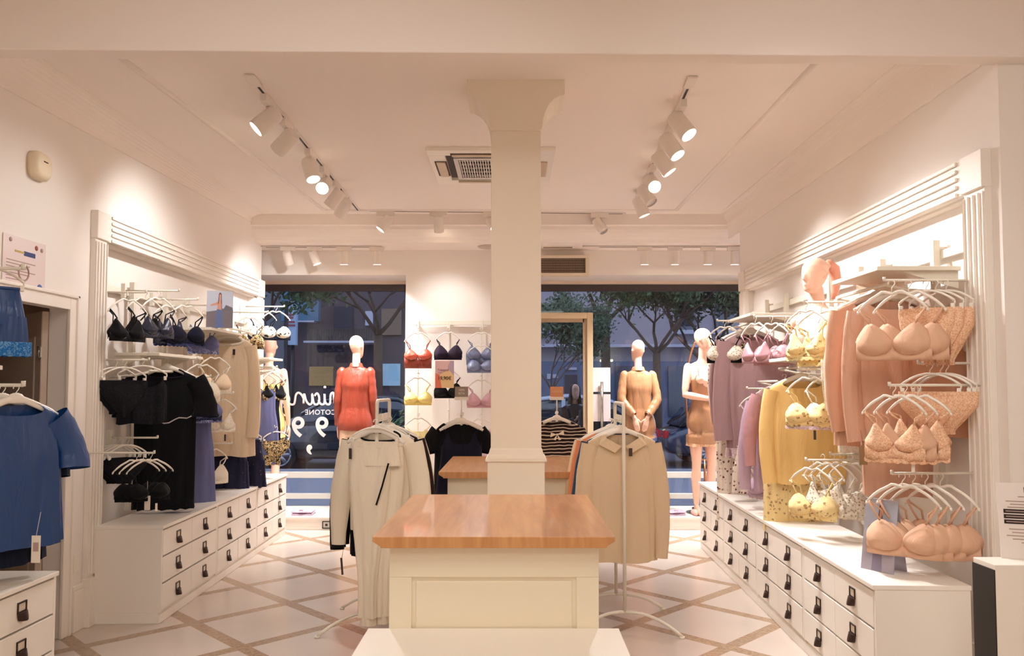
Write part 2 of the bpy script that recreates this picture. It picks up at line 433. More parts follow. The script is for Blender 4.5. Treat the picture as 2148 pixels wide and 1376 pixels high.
# plinths of the display windows
for n, (x0, x1) in enumerate(((-3.3, -1.21), (0.98, 2.9))):
    m = MB(); m.box(x0, x1, 8.45, YG, 0, 0.11); m.box(x0, x1, 8.43, YG, 0.11, 0.135); m.box(x0, x1, 8.44, 8.45, 0, 0.03)
    struct(m.build('trim_%d' % (9 + n), WHITE, bevel=0.003))
# glass door frame
dd = bpy.data.objects.new('door_2', None); col.objects.link(dd); struct(dd); dd.location = (0.1, YG - 0.02, 0)
dz = P(1240, 657, Y=YG).z; dx1 = P(1243, 800, Y=YG).x - 0.1
FP = mat('door_frame_paint', (224, 204, 170), 0.45)
m = MB(); m.box(dx1 - 0.07, dx1, -0.06, 0.03, 0, dz); m.box(-0.07, 0.0, -0.06, 0.03, 0, dz); m.box(0.0, dx1 - .07, -0.06, 0.03, dz - 0.07, dz)
m.build('door_frame', FP, dd, bevel=0.005)
m = MB(); m.box(0.0, 0.05, -0.03, 0.02, 0, dz - .07); m.box(dx1 - .115, dx1 - .07, -0.03, 0.02, 0, dz - .07); m.box(0.05, dx1 - .1, -0.03, 0.02, 0, 0.1)
m.box(0.05, dx1 - .1, -0.03, 0.02, dz - .11, dz - .07); m.build('door_leaf_frame', mat('door_leaf_paint', (184, 160, 132), 0.5), dd)
# stickers + pull handle + band on the fixed pane beside the door
s0 = P(1244, 771, Y=YG - .01); s1 = P(1281, 884, Y=YG - .01); sm_ = P(1260, 826, Y=YG - .01)
stick = mat('white_sticker', (228, 216, 218), 0.6)
o = MB().box(s0.x, s1.x, YG - .004, YG + .002, sm_.z + .022, s0.z).build('glass_sticker', stick)
tag(o, 'upper white opaque sticker on the glass right of the door frame', 'sticker')
o = MB().box(s0.x, s1.x, YG - .004, YG + .002, s1.z, sm_.z - .005).build('glass_sticker', stick)
tag(o, 'lower white opaque sticker on the glass right of the door frame', 'sticker')
t_ = thing('pull_handle', 'tall steel bar pull handle before the white glass stickers by the door', 'handle', ((s0.x + s1.x) / 2 - .005, YG - .05, sm_.z))
MB().cyl((0, 0, -0.42), (0, 0, 0.14), 0.018).build('bar', STEEL, t_)
MB().cyl((0, 0, -0.3), (0, 0.055, -0.3), 0.009).cyl((0, 0, 0.08), (0, 0.055, 0.08), 0.009).build('standoff', STEEL, t_)
# cornice detail above the left window and AC unit etc. in c_fix
# ---- central pillar
PX0, PX1 = P(1030, 800, Y=4.55).x, P(1135, 800, Y=4.55).x
pc = (PX0 + PX1) / 2; hw = (PX1 - PX0) / 2; PY = 4.52
root = bpy.data.objects.new('trim_11', None); col.objects.link(root); struct(root); root.location = (pc, PY + hw, 0)
PM = mat('pillar_paint', (240, 230, 214), 0.55)
MB().box(-hw, hw, -hw, hw, 1.1, 3.02).build('pillar_shaft', PM, root, bevel=0.004)
hb = hw + 0.018
m = MB(); m.box(-hb, hb, -hb, hb, 0, 1.1); m.box(-hb - .012, hb + .012, -hb - .012, hb + .012, 1.085, 1.10)
rings = []
for z, e in ((1.10, hb + .006), (1.115, hb), (1.125, hw + .012), (1.15, hw + .006), (1.16, hw)):
    rings.append([Vector((-e, -e, z)), Vector((e, -e, z)), Vector((e, e, z)), Vector((-e, e, z))])
m.loft(rings, False, True, True); m.build('pillar_base', PM, root, bevel=0.002)
m = MB(); prof = [(-hw - .005, 3.0), (hw + .005, 3.0)]
for k in range(8):
    a = k / 7 * pi / 2; prof.append((hw + .01 + 0.13 * (1 - cos(a)), 3.02 + 0.19 * sin(a)))
prof += [(hw + .14, 3.31), (-hw - .14, 3.31)]
for k in range(7, -1, -1):
    a = k / 7 * pi / 2; prof.append((-hw - .01 - 0.13 * (1 - cos(a)), 3.02 + 0.19 * sin(a)))
m.prism(prof, 'y', -hw - .012, hw + .012); m.build('pillar_capital', PM, root, bevel=0.003)
# ================================================================ CEILING FIXTURES
def px_span(pa, pb, Y): return abs(pb - pa) * Y / FPX
LENS = mat('lit_lens', (255, 236, 205), 0.3, emit=14.0)
LENSOFF = mat('lens_off', (190, 180, 170), 0.3, metal=0.6)
SPOTW = mat('spot_white', (236, 228, 220), 0.45)
SPE = 104
def spot(x, y, z, d, lit, label, group, s=1.0, e=SPE, ang=84, off=0.115, ax='y'):
    t = thing('track_spotlight', label, 'spotlight', (x, y, z), 0, group)
    m = MB()
    if ax == 'y': m.box(-.018 * s, .018 * s, -.085 * s, .085 * s, -.045 * s, 0)
    else: m.box(-.085 * s, .085 * s, -.018 * s, .018 * s, -.045 * s, 0)
    m.build('adapter', SPOTW, t, bevel=0.004)
    d = Vector(d).normalized(); c = Vector((0, 0, -off * s)); L = 0.085 * s; R = 0.048 * s
    MB().cyl((0, 0, -.04 * s), (0, 0, -off * s), 0.010 * s).build('stem', SPOTW, t)
    q = Vector((0, 0, -1)).rotation_difference(d).to_matrix().to_4x4(); T = Matrix.Translation(c) @ q
    m = MB(); prof = [(0.001, L * .8), (R * .86, L * .8), (R, L * .62), (R, -L), (R * .9, -L), (R * .86, -L + .016), (0.001, -L + .016)]
    rings = [[T @ Vector((r * cos(2 * pi * k / 24), r * sin(2 * pi * k / 24), zz)) for k in range(24)] for r, zz in prof]
    m.loft(rings, True); hd = m.build('lamp_head', SPOTW, t)
    hd.data.set_sharp_from_angle(angle=radians(35))
    rl = [[T @ Vector((r * cos(2 * pi * k / 24), r * sin(2 * pi * k / 24), -L + zz)) for k in range(24)] for r, zz in ((R * .88, .010), (R * .6, .004), (0.001, .002))]
    MB().loft(rl, True).build('lens', LENS if lit else LENSOFF, t)
    if lit:
        spotlamp('spot_lamp', Vector((x, y, z)) + c + d * (L + .012), d, e, ang, 1.0, 0.05)
    return t
def track(p0, p1, label, endcap=True):
    v = p1 - p0; L = v.length; a = atan2(v.y, v.x)
    t = thing('light_track', label, 'light track', p0, a, None)
    MB().box(0, L, -.02, .02, -.008, 0.0).build('rail', SPOTW, t)
    MB().box(0.06, L - .03, -.007, .007, -.010, -.0075).build('conductor_slot', BLACK, t)
    MB().box(-.12, 0.04, -.03, .03, -.012, 0).build('feed_cap', SPOTW, t, bevel=.003)
def on(p0, p1, py):
    for i in range(200):
        q = p0.lerp(p1, i / 199)
        d = q.y * cos(PITCH) + (q.z - EYE) * sin(PITCH); u = (q.z - EYE) * cos(PITCH) - q.y * sin(PITCH)
        if CY - FPX * u / d >= py: return q
    return p1
TZ = CZ - .002
a0, a1 = P(536, 172, Z=TZ), P(752, 441, Z=TZ)
track(a0, a1, 'left ceiling light track running towards the shop windows')
for i, (py, d, lit) in enumerate(((203, (-.72, -.26, -.72), 1), (253, (-.75, .35, -.6), 1), (316, (.3, -.25, -.9), 1), (352, (.02, -.8, -.5), 1), (381, (-.6, .1, -.75), 0), (402, (-.5, .55, -.65), 1))):
    q = on(a0, a1, py)
    spot(q.x, q.y, TZ - .006, d, lit, ['lit white spotlight nearest the camera on the left ceiling track', 'white spotlight turned away to the left wall, second on the left ceiling track', 'lit white spotlight pointing down, third on the left ceiling track', 'brightly glaring spotlight aimed at the camera on the left track', 'unlit white spotlight just behind the glaring one on the left track', 'last spotlight turned away at the far end of the left ceiling track'][i], 'spotlights on the left ceiling track', 1.15, e=SPE * (.15, .5, .65, .85, 1.1, 1.2)[i])
b0, b1 = P(1446, 176, Z=TZ), P(1332, 425, Z=TZ)
track(b0, b1, 'right ceiling light track running towards the shop windows')
for i, (py, d, lit) in enumerate(((215, (.42, -.35, -.75), 1), (262, (.42, -.3, -.8), 1), (300, (.55, -.08, -.8), 1), (348, (.08, -.75, -.5), 1), (375, (.4, -.35, -.75), 0), (400, (.35, .0, -.9), 1))):
    q = on(b0, b1, py)
    spot(q.x, q.y, TZ - .006, d, lit, ['lit white spotlight nearest the camera on the right ceiling track', 'lit white spotlight, second from the near end of the right track', 'lit white spotlight tilted to the right wall, third on the right track', 'brightly glaring spotlight aimed at the camera on the right track', 'unlit spotlight with visible lens just behind the glaring one on the right track', 'lit spotlight at the far end of the right ceiling track'][i], 'spotlights on the right ceiling track', 1.15)
c0, c1 = P(762, 441, Z=TZ), P(1312, 447, Z=TZ)
track(c0, c1, 'rear ceiling light track running across in front of the windows')
for i, (px, d, lit) in enumerate(((808, (-.55, -.12, -.75), 1), (918, (.03, .5, -.85), 1), (1030, (.35, -.65, -.6), 1), (1257, (.45, -.35, -.75), 0))):
    q = c0.lerp(c1, (px - 762) / 550)
    spot(q.x, q.y, TZ - .006, d, lit, ['lit spotlight at the left of the rear cross track', 'spotlight pointing down and away left of the pillar on the rear track', 'lit spotlight peeking out left of the pillar on the rear track', 'unlit spotlight right of the pillar on the rear cross track'][i], 'spotlights on the rear cross track', 1.05, ax='x', e=SPE * (.8, .26, .6, .5)[i])
for n, (x0, x1, hd) in enumerate(((546, 760, ((604, (.1, .5, -.8), 0), (660, (.35, .05, -.9), 1), (722, (0, .11, -1), 1), (791, (0, .11, -1), 1))), (1245, 1556, ((1352, (0, .11, -1), 1), (1416, (0, .11, -1), 1), (1485, (0, .11, -1), 1), (1541, (0, .11, -1), 1))))):
    q0, q1 = P(x0 if n else x0, 515, Y=8.42), P(max(x1, 800 if not n else 0), 517, Y=8.42); q0.z = q1.z = 3.03
    track(q0, q1, ['light track on the low ceiling over the left display window', 'light track on the low ceiling over the right display window'][n])
    for i, (px, d, lit) in enumerate(hd):
        q = P(px, 515, Y=8.42)
        spot(q.x, q.y, 3.024, d, lit, [['unlit spotlight at the left end over the left display window', 'lit tilted spotlight, second over the left display window', 'lit upright spotlight, third over the left display window', 'lit spotlight nearest the centre wall over the left display window'], ['lit spotlight nearest the door over the right display window', 'lit spotlight, second from the door over the right display window', 'lit spotlight, third from the door over the right display window', 'lit spotlight at the right end over the right display window']][n][i], ['spotlights over the left display window', 'spotlights over the right display window'][n], 0.95, e=105, ang=110, ax='x')
# ---- ceiling cassette air conditioner
q = P(893, 316, Z=3.27); S = 0.97
t = thing('ceiling_air_conditioner', 'square white ceiling cassette air conditioner with dark grille left of the pillar', 'air conditioner', (q.x + S / 2, q.y + S / 2, CZ))
m = MB(); h = S / 2
m.box(-h, h, -h, -h + .13, -.03, 0); m.box(-h, h, h - .13, h, -.03, 0); m.box(-h, -h + .13, -h + .13, h - .13, -.03, 0); m.box(h - .13, h, -h + .13, h - .13, -.03, 0)
m.build('panel', PLAST, t, bevel=.004)
MB().box(-h + .13, h - .13, -h + .13, h - .13, -.004, 0).build('inner_cavity', mat('cavity', (70, 62, 60), .8), t)
g = h - .19; m = MB(); m.box(-g, g, -g, -g + .035, -.036, -.012); m.box(-g, g, g - .035, g, -.036, -.012); m.box(-g, -g + .035, -g + .035, g - .035, -.036, -.012); m.box(g - .035, g, -g + .035, g - .035, -.036, -.012)
for i in range(26):
    x = -g + .035 + (2 * g - .07) * (i + .5) / 26; m.box(x - .0035, x + .0035, -g + .035, g - .035, -.034, -.018)
for i in range(5):
    y = -g + .035 + (2 * g - .07) * (i + .5) / 5; m.box(-g + .035, g - .035, y - .006, y + .006, -.030, -.018)
m.build('grille', mat('grille_plastic', (214, 208, 204), .5), t)
for (a, b_, c_, d_) in ((-.3, .3, -h + .085, -h + .125), (-.3, .3, h - .125, h - .085), (-h + .05, -h + .12, -.2, .2), (h - .12, h - .05, -.2, .2)):
    MB().box(a, b_, c_, d_, -.042, -.031).build('flap', mat('flap', (196, 176, 150), .4), t, bevel=.003)
for (a, b_, c_, d_) in ((-.31, .31, -h + .07, -h + .135), (-h + .035, -h + .13, -.21, .21)):
    MB().box(a, b_, c_, d_, -.0312, -.030).build('air_slot', GAP, t)
# ceiling access seams, sensor, slot diffuser, wall grille
q = P(1148, 455, Z=3.17)
MB().tube([(q.x, 8.04, 3.235), (q.x, 8.0, 3.235)], [.05, .035], 16).build('x', PLAST) if False else None
t = thing('smoke_detector', 'small round white ceiling sensor just right of the pillar near the rear track', 'detector', (P(1152, 452, Z=CZ).x, P(1152, 452, Z=CZ).y, CZ))
MB().tube([(0, 0, 0), (0, 0, -.02), (0, 0, -.045)], [.055, .05, .025], 20).build('housing', PLAST, t)
q = P(1030, 515, Z=3.035); t = thing('round_ceiling_diffuser', 'round ceiling diffuser disc half hidden behind the pillar above the centre wall', 'vent', (q.x - .02, 8.45, 3.035))
MB().tube([(0, 0, 0), (0, 0, -.012)], [.13, .115], 28).build('disc', mat('diffuser', (190, 174, 160), .5), t)
q0, q1 = P(1137, 512, Z=3.03), P(1207, 512, Z=3.03); t = thing('slot_diffuser', 'narrow rectangular ceiling slot vent right of the pillar above the wall grille', 'vent', ((q0.x + q1.x) / 2, 8.45, 3.035))
L = (q1.x - q0.x) / 2
MB().box(-L, L, -.06, .06, -.01, 0).build('frame', PLAST, t, bevel=.002); MB().box(-L + .02, L - .02, -.035, .035, -.012, -.009).build('slots', mat('slot_grey', (150, 136, 126), .6), t)
q0, q1 = P(1120, 537, Y=8.6), P(1235, 579, Y=8.6)
t = thing('air_curtain_unit', 'boxy air curtain unit with dark woven grille on the wall above the door', 'air conditioner', ((q0.x + q1.x) / 2, 8.68, q1.z))
L = (q1.x - q0.x) / 2; H = q0.z - q1.z
m = MB(); m.box(-L, L, -.14, 0, 0, H * .12); m.box(-L, L, -.14, 0, H * .86, H); m.box(-L, -L + .04, -.14, 0, H * .12, H * .86); m.box(L - .04, L, -.14, 0, H * .12, H * .86); m.box(-L + .04, L - .04, -.08, 0, H * .12, H * .86)
m.build('casing', mat('casing', (232, 218, 196), .5), t, bevel=.004)
m = MB(); m.box(-L + .04, L - .04, -.10, -.085, H * .12, H * .86); m.build('grille_back', mat('grille_dark', (84, 74, 70), .7), t)
m = MB()
for i in range(34):
    x = -L + .04 + (2 * L - .08) * (i + .5) / 34; m.box(x - .0028, x + .0028, -.115, -.105, H * .12, H * .86)
for i in range(6):
    z = H * (.12 + .74 * (i + .5) / 6); m.box(-L + .04, L - .04, -.120, -.114, z - .003, z + .003)
m.build('grille', mat('grille_brown', (150, 128, 110), .6), t)
# siren on the left wall
q = P(75, 349, X=XL)
t = thing('alarm_siren', 'small rounded white alarm unit high on the left wall', 'alarm', q)
m = MB(); rings = []
for k, (x, s) in enumerate(((0, .085), (.03, .085), (.05, .072), (.058, .05))):
    rings.append([Vector((x, s * (abs(cos(a)) ** .6) * (1 if cos(a) > 0 else -1), s * .95 * (abs(sin(a)) ** .6) * (1 if sin(a) > 0 else -1))) for a in [2 * pi * j / 28 for j in range(28)]])
m.loft(rings, True, True, True); m.build('housing', mat('siren', (232, 218, 190), .4), t)
MB().box(.057, .060, -.02, .02, .02, .026).build('sounder_slot', GAP, t)
# clear notice sheets on the left wall
def text(s, size, loc, rot, m, name='lettering', parent=None, shear=0, align='CENTER', ext=0.0006, off=0.0, sp=1.0):
    cu = bpy.data.curves.new(name, 'FONT'); cu.body = s; cu.size = size; cu.align_x = align; cu.align_y = 'CENTER'; cu.extrude = ext; cu.shear = shear; cu.offset = off; cu.space_character = sp
    o = bpy.data.objects.new(name, cu); dg = bpy.context.evaluated_depsgraph_get(); col.objects.link(o); bpy.context.view_layer.update()
    me = bpy.data.meshes.new_from_object(o.evaluated_get(bpy.context.evaluated_depsgraph_get())); bpy.data.objects.remove(o); bpy.data.curves.remove(cu)
    me.materials.clear(); me.materials.append(m); ob = bpy.data.objects.new(name, me); col.objects.link(ob)
    ob.location = loc; ob.rotation_euler = rot
    if parent: ob.parent = parent
    return ob
INKG = mat('ink_grey', (176, 150, 144), .8); INKB = mat('ink_blue', (52, 64, 118), .7); INKK = mat('ink_black', (40, 32, 30), .8); INKY = mat('ink_yellow', (196, 170, 90), .7); INKW = mat('ink_white', (240, 234, 228), .7); INKL = mat('ink_light_blue', (84, 108, 168), .7)
q = P(50, 565, X=XL)
t = thing('notice_sheet', 'pale translucent notice sheet with small logos on the left wall above the door', 'notice', (q.x + .004, q.y, q.z))
MB().box(-.002, .001, -.19, .19, -.14, .17).build('sheet', mat('notice_sheet', (232, 216, 214), .35), t)
R90 = (pi / 2, 0, pi / 2)
m = MB()
for i in range(9):
    zz = .035 - i * .017; w_ = .15 - .03 * (i % 3); m.box(.001, .002, -.16, -.16 + w_ * 1.7 * (.6 if i > 4 else 1), zz - .0025, zz + .0025)
m.build('print_lines', INKG, t)
MB().tube([(.002, -.01 + .045 * cos(a), -.02 + .045 * sin(a)) for a in [2 * pi * k / 20 for k in range(21)]], .005, 6).build('print_ring', INKG, t)
MB().box(.001, .003, -.01, .09, .075, .1).build('print_bar', INKB, t); MB().box(.001, .003, -.09, -.01, .085, .095).build('print_bar', INKY, t)
for (y, z, r, mm) in ((.14, -.09, .024, INKL), (.10, .135, .014, mat('ink_red', (170, 90, 84), .7)), (.15, .13, .012, INKG), (-.13, .145, .012, INKG)):
    MB().cyl((.001, y, z), (.003, y, z), r, n=20).build('print_seal', mm, t)

# ================================================================ DRAWER CHESTS
def make_handle():
    m = MB(); w_, h_ = .027, .036
    m.box(-w_, w_, -.005, 0, .030, .036); m.box(-w_, -w_ + .005, -.005, 0, -.006, .03); m.box(w_ - .005, w_, -.005, 0, -.006, .03); m.box(-w_, w_, -.005, 0, -.008, -.002)
    rings = []
    for k in range(7):
        a = k / 6 * pi / 2; r = cos(a)
        rings.append([Vector(((w_ + .002) * (cos(b) if True else 0) * (0.55 + .45 * r), -.003 - .024 * sin(b) * (.35 + .65 * sin(a + .3)), -.005 - .034 * sin(a))) for b in [pi * j / 12 for j in range(13)]])
    m.loft([r for r in rings], True, closed=False)
    m.add([rings[0][j] for j in range(13)], [tuple(range(13))], False)
    return m.mesh('drawer_handle', BRONZE)
HANDLE = make_handle()
CARD = mat('label_card', (228, 214, 196), .6)
def make_chest(label, loc, rz, W=.98, D=.44, H=.62, seed=0, gcol=None):
    t = thing('drawer_chest', label, 'drawer chest', loc, rz, 'white drawer chests along the walls')
    m = MB(); m.box(0, W, .016, D, .0, .07); m.box(0, .018, 0.0, D, .07, H - .022); m.box(W - .018, W, 0, D, .07, H - .022); m.box(.018, W - .018, D - .012, D, .07, H - .022); m.box(.018, W - .018, 0.012, D - .012, .07, .085)
    m.build('carcass', WHITE, t, bevel=.002)
    MB().box(0, W, .004, .016, .002, .055).build('kickboard', WHITE, t)
    MB().box(-.003, W + .003, -.012, D + .004, H - .022, H).build('top', WHITE, t, bevel=.003)
    rows = 3; h0 = .078; hh = (H - .022 - h0 - .004) / rows
    r = random.Random(seed)
    for i in range(rows):
        for j in range(2):
            x0 = .021 + j * (W - .042) / 2 + (.001 if j else 0); x1 = x0 + (W - .042) / 2 - .002
            z0 = h0 + i * hh + .003; z1 = z0 + hh - .010
            yo = -0.0 - r.random() * .003
            d = MB().box(x0, x1, yo, .19, z0, z1).build('drawer', WHITE, t, bevel=.0018, seg=1)
            hx = (x0 + x1) / 2; hz = (z0 + z1) / 2
            h_ = link('drawer_handle', HANDLE, d, loc=(hx, yo, hz)); h_.scale = (1.22, 1.1, 1.12)
            MB().box(hx - .026, hx + .026, yo - .0015, yo, hz, hz + .033).build('label_card', CARD, d)
    return t
sl = atan2(-.10, 3.1)
L0 = Vector((-2.265, 5.10, 0)); dirL = Vector((-.10, 3.1, 0)).normalized(); Wl = 1.03
names = ['white six-drawer chest nearest the camera on the left wall under the black lingerie', 'white six-drawer chest in the middle of the left wall row', 'white six-drawer chest beside the left display window']
for i in range(3):
    p = L0 + dirL * (Wl + .004) * i
    make_chest(names[i], p, pi / 2 + radians(1.85), Wl, D=.42, seed=i)
make_chest('white drawer chest in the near left corner before the doorway', (-2.215, 3.85 - 1.03, 0), pi / 2 + .0, 1.03, .46, seed=9)
R0 = Vector((1.615, 3.57, 0)); dirR = Vector((.135, 3.93, 0)).normalized(); Wr = .98
names = ['white six-drawer chest nearest the camera on the right wall holding the photo card', 'white six-drawer chest second from the camera on the right wall', 'white six-drawer chest third from the camera on the right wall', 'white six-drawer chest beside the right display window']
for i in range(4):
    p = R0 + dirR * ((Wr + .004) * (i + 1))
    make_chest(names[i], p, -pi / 2 - radians(1.97), Wr, D=.42, seed=20 + i)
# ================================================================ COUNTERS
def counter(label, px0, px1, yn, py_f, zt=.95):
    a = P(px0, yn, Z=zt); b_ = P(px1, yn, Z=zt); f = P(px0 if py_f is None else (px0 + px1) / 2, py_f, Z=zt)
    W_ = b_.x - a.x; Dp = f.y - a.y
    t = thing('display_counter', label, 'counter', ((a.x + b_.x) / 2, a.y, 0), 0)
    w = W_ / 2
    m = MB(); m.prism([(-w + .03, zt - .042), (w - .03, zt - .042), (w - .03, zt - .036), (w, zt - .018), (w, zt), (-w, zt), (-w, zt - .018), (-w + .03, zt - .036)], 'y', 0.0, Dp)
    m.build('top', OAK, t, bevel=.002)
    b = w - .055; y0, y1 = .055, Dp - .055; zb = zt - .042
    m = MB(); m.box(-b + .012, b - .012, y0 + .012, y1 - .012, .05, zb)
    for (z0, z1) in ((0.0, .16), (zb - .12, zb)):
        m.box(-b, b, y0, y0 + .014, z0, z1); m.box(-b, b, y1 - .014, y1, z0, z1); m.box(-b, -b + .014, y0 + .014, y1 - .014, z0, z1); m.box(b - .014, b, y0 + .014, y1 - .014, z0, z1)
    for sx in (-1, 1):
        for yy in (y0, y1):
            x0, x1 = (sx * b, sx * (b - .085)); x0, x1 = min(x0, x1), max(x0, x1)
            m.box(x0, x1, min(yy, yy + (.014 if yy == y0 else -.014)), max(yy, yy + (.014 if yy == y0 else -.014)), .16, zb - .12)
            xa, xb = (sx * b, sx * (b - .014)); ya, yb2 = (yy + .014, yy + .085) if yy == y0 else (yy - .085, yy - .014)
            m.box(min(xa, xb), max(xa, xb), ya, yb2, .16, zb - .12)
    m.build('panelled_body', WHITE2, t, bevel=.003)
    # raised field on the front
    m = MB(); m.box(-b + .10, b - .10, y0 + .006, y0 + .013, .175, zb - .135); m.build('front_panel', WHITE2, t, bevel=.004)
    return t, a, b_, f
ct, ca, cb, cf = counter('front white panelled display counter with oak top at centre', 781, 1290, 1126, 1037)
r2 = counter('rear white panelled counter with oak top behind the pillar', 920, 1227, 990, 957)
q0, q1 = P(777, 1313, Z=.6), P(1294, 1313, Z=.6)
t = thing('low_display_plinth', 'plain low white plinth in the foreground before the oak-topped counter', 'plinth', ((q0.x + q1.x) / 2, 1.9, 0))
w = (q1.x - q0.x) / 2
MB().box(-w + .004, w - .004, 0, ca.y + .05 - 1.9, 0, .57).build('body', WHITE, t, bevel=.003)
MB().box(-w - .004, w + .004, -.004, ca.y + .054 - 1.9, .57, .6).build('top', WHITE, t, bevel=.003)
# black and white stand at the near right with a notice
a = P(2085, 1185, Z=.82); b_ = P(2038, 1168, Z=.82)
t = thing('small_box_stand', 'white box stand with black left side in the near right corner', 'stand', (a.x, a.y, 0))
dp = b_.y - a.y
MB().box(0.004, .34, 0, dp, 0, .82).build('body', WHITE, t, bevel=.003)
MB().box(0, .004, 0.0, dp, 0, .80).build('black_side_panel', BLACK, t)
n = thing('counter_notice', 'tilted white notice card with black highlighted lines on the box stand', 'sign', (a.x + .205, a.y + dp * .62, .821), radians(-20))
Mx = Matrix.Rotation(radians(-12), 4, 'X')
m = MB(); m.box(-.105, .105, -.002, .002, .0, .30, M=Mx); m.build('card', PAPER, n)
def cardbox(x0, x1, z0, z1, mm, nm='print'): return MB().box(x0, x1, -.0035, -.002, z0, z1, M=Mx).build(nm, mm, n)
cardbox(-.008, .008, .262, .284, mat('logo_maroon', (110, 60, 56), .6), 'logo')
for i in range(3): cardbox(-.085, .085, .178 - i * .021, .194 - i * .021, INKK, 'highlight_bar')
m = MB()
for z, w_ in ((.245, .03), (.226, .075), (.214, .06), (.202, .07), (.115, .07), (.102, .06), (.089, .08), (.076, .06), (.063, .03)):
    m.box(-w_, w_, -.003, -.002, z - .002, z + .002, M=Mx)
m.build('print_lines', INKG, n)
m = MB()
for i in range(3): m.box(-.078, .03 + .015 * i, -.0045, -.0035, .184 - i * .021, .188 - i * .021, M=Mx)
m.build('highlight_text', INKG, n)
# ================================================================ HANGERS
_cache = {}
def cmesh(key, fn):
    if key not in _cache: _cache[key] = fn()
    return _cache[key]
def hook_mb(dz=-.05, R=.0125, r=.0022):
    pts = [Vector((-R * cos(a) * 1.0, 0, -R + R * sin(a) - 0.0)) for a in [pi * k / 12 * 1.25 - .6 for k in range(13)]]
    pts = [Vector((R * cos(a), 0, -R + R * sin(a))) for a in [radians(200) - radians(i * 23) for i in range(11)]]
    # opens on the -x side, ends lower right and runs to the shaft
    pts += [Vector((R * .35, 0, -R * 2.25)), Vector((0, 0, -R * 2.7)), Vector((0, 0, dz))]
    return MB().tube(pts, r, 8)
def bar_mb(kind, w):
    m = MB(); h = w / 2
    if kind == 'arch':
        pts = []; rr = []
        for i in range(21):
            u = -1 + 2 * i / 20; x = u * h
            z = -.052 - .012 * (1 - min(1, abs(u) / .18)) * 0 - .075 * abs(u) ** 2.3 + .008 * exp(-(abs(u) - .28) ** 2 / .012) - .006 * exp(-u * u / .01)
            pts.append((x, 0, z)); rr.append(.0065 if abs(u) < .9 else .005)
        m.tube(pts, rr, 8, flat=.75)
        for s in (-1, 1): m.tube([(s * h, 0, -.127), (s * (h + .004), 0, -.140)], [.006, .0045], 8)
    elif kind == 'suit':
        pts = []; rr = []
        for i in range(25):
            u = -1 + 2 * i / 24
            pts.append((u * h, -.004 * 0, -.058 - .085 * abs(u) ** 1.25)); rr.append(.016 if abs(u) < .85 else .012)
        m.tube(pts, rr, 10, flat=.55)
        rings = []
        for z, a, b in ((-.035, .010, .006), (-.042, .028, .008), (-.055, .040, .010), (-.080, .052, .009), (-.084, .05, .004)):
            rings.append([Vector((a * cos(q), b * sin(q), z)) for q in [2 * pi * k / 16 for k in range(16)]])
        m.loft(rings, True, True, True)
    elif kind == 'clip':
        pts = [(u * h, 0, -.05 - .055 * abs(u) ** 2.0) for u in [-1 + 2 * i / 18 for i in range(19)]]
        m.tube(pts, .006, 8, flat=.7)
        for s in (-1, 1): m.tube([(s * h, 0, -.105), (s * h, 0, -.122)], .004, 8)
    return m
DROP = {'arch': -.13, 'suit': -.143, 'clip': -.138}
def hanger(kind, w, loc, yaw, label, group='white shop hangers'):
    if len(label.split()) > 16: label = label.replace('white wide hanger holding the', 'hanger of the').replace('white clip hanger holding the', 'clip hanger of the')
    t = thing('clothes_hanger', label, 'hanger', loc, yaw, group)
    link('shoulder_bar', cmesh(('bar', kind, w), lambda: bar_mb(kind, w).mesh('shoulder_bar', PLAST)), t)
    link('hook', cmesh(('hook', kind), lambda: hook_mb(-.055).mesh('hook', PLAST)), t)
    if kind == 'clip':
        me = cmesh('clip', lambda: MB().box(-.009, .009, -.010, .010, -.145, -.118).mesh('clip', PLAST))
        for s in (-1, 1): link('clip', me, t, bevel=.002, seg=1, loc=(s * w / 2 * .93, 0, 0))
    return t
# ================================================================ BRAS
def cup_mb(s, cx, zc, ax, az, pk, bulge, lean=.25, yaw=.25):
    m = MB(); NR, NP = 6, 28; rows = []
    def pt(r, a, off):
        ca, sa = cos(a), sin(a); up = max(0, sa)
        ox = ax * ca * (1 - (.45 if pk > .04 else .14) * up ** 2) * r; oz = (az * sa + pk * up ** 4) * r
        ox += s * lean * max(0, oz) * .6
        dome = max(0, 1 - r * r) ** .75
        y = -bulge * dome * (1.0 - .25 * sa * r) + off
        x, yy = ox, y
        yw = s * yaw
        return Vector((s * cx + x * cos(yw) - yy * sin(yw) * 1.0, x * sin(yw) * 1.0 + yy * cos(yw), zc + oz))
    fr = [[pt((i + .001) / NR, 2 * pi * k / NP, 0) for k in range(NP)] for i in range(NR + 1)]
    bk = [[pt((NR - i + .001) / NR, 2 * pi * k / NP, .006) for k in range(NP)] for i in range(NR + 1)]
    m.loft(fr + bk, True)
    return m
BR = {  # cx, zc, ax, az, pk, bulge
    'balcony': (.073, -.275, .070, .046, .020, .050),
    'tri': (.070, -.272, .068, .044, .050, .040),
    'padded': (.076, -.272, .078, .058, .016, .062),
    'bralette': (.068, -.265, .068, .044, .062, .028),
    'full': (.077, -.272, .079, .060, .030, .054),
}
def ribbon_mb(pts, w, th=.0012, wdir=(0, 0, 1)):
    m = MB(); wd = Vector(wdir); vs = []
    ws = w if isinstance(w, list) else [w] * len(pts)
    for p, ww in zip(pts, ws):
        p = Vector(p); vs += [p + wd * ww / 2, p - wd * ww / 2]
    n = len(pts)
    m.add(vs, [(2 * i, 2 * i + 1, 2 * i + 3, 2 * i + 2) for i in range(n - 1)], True)
    return m
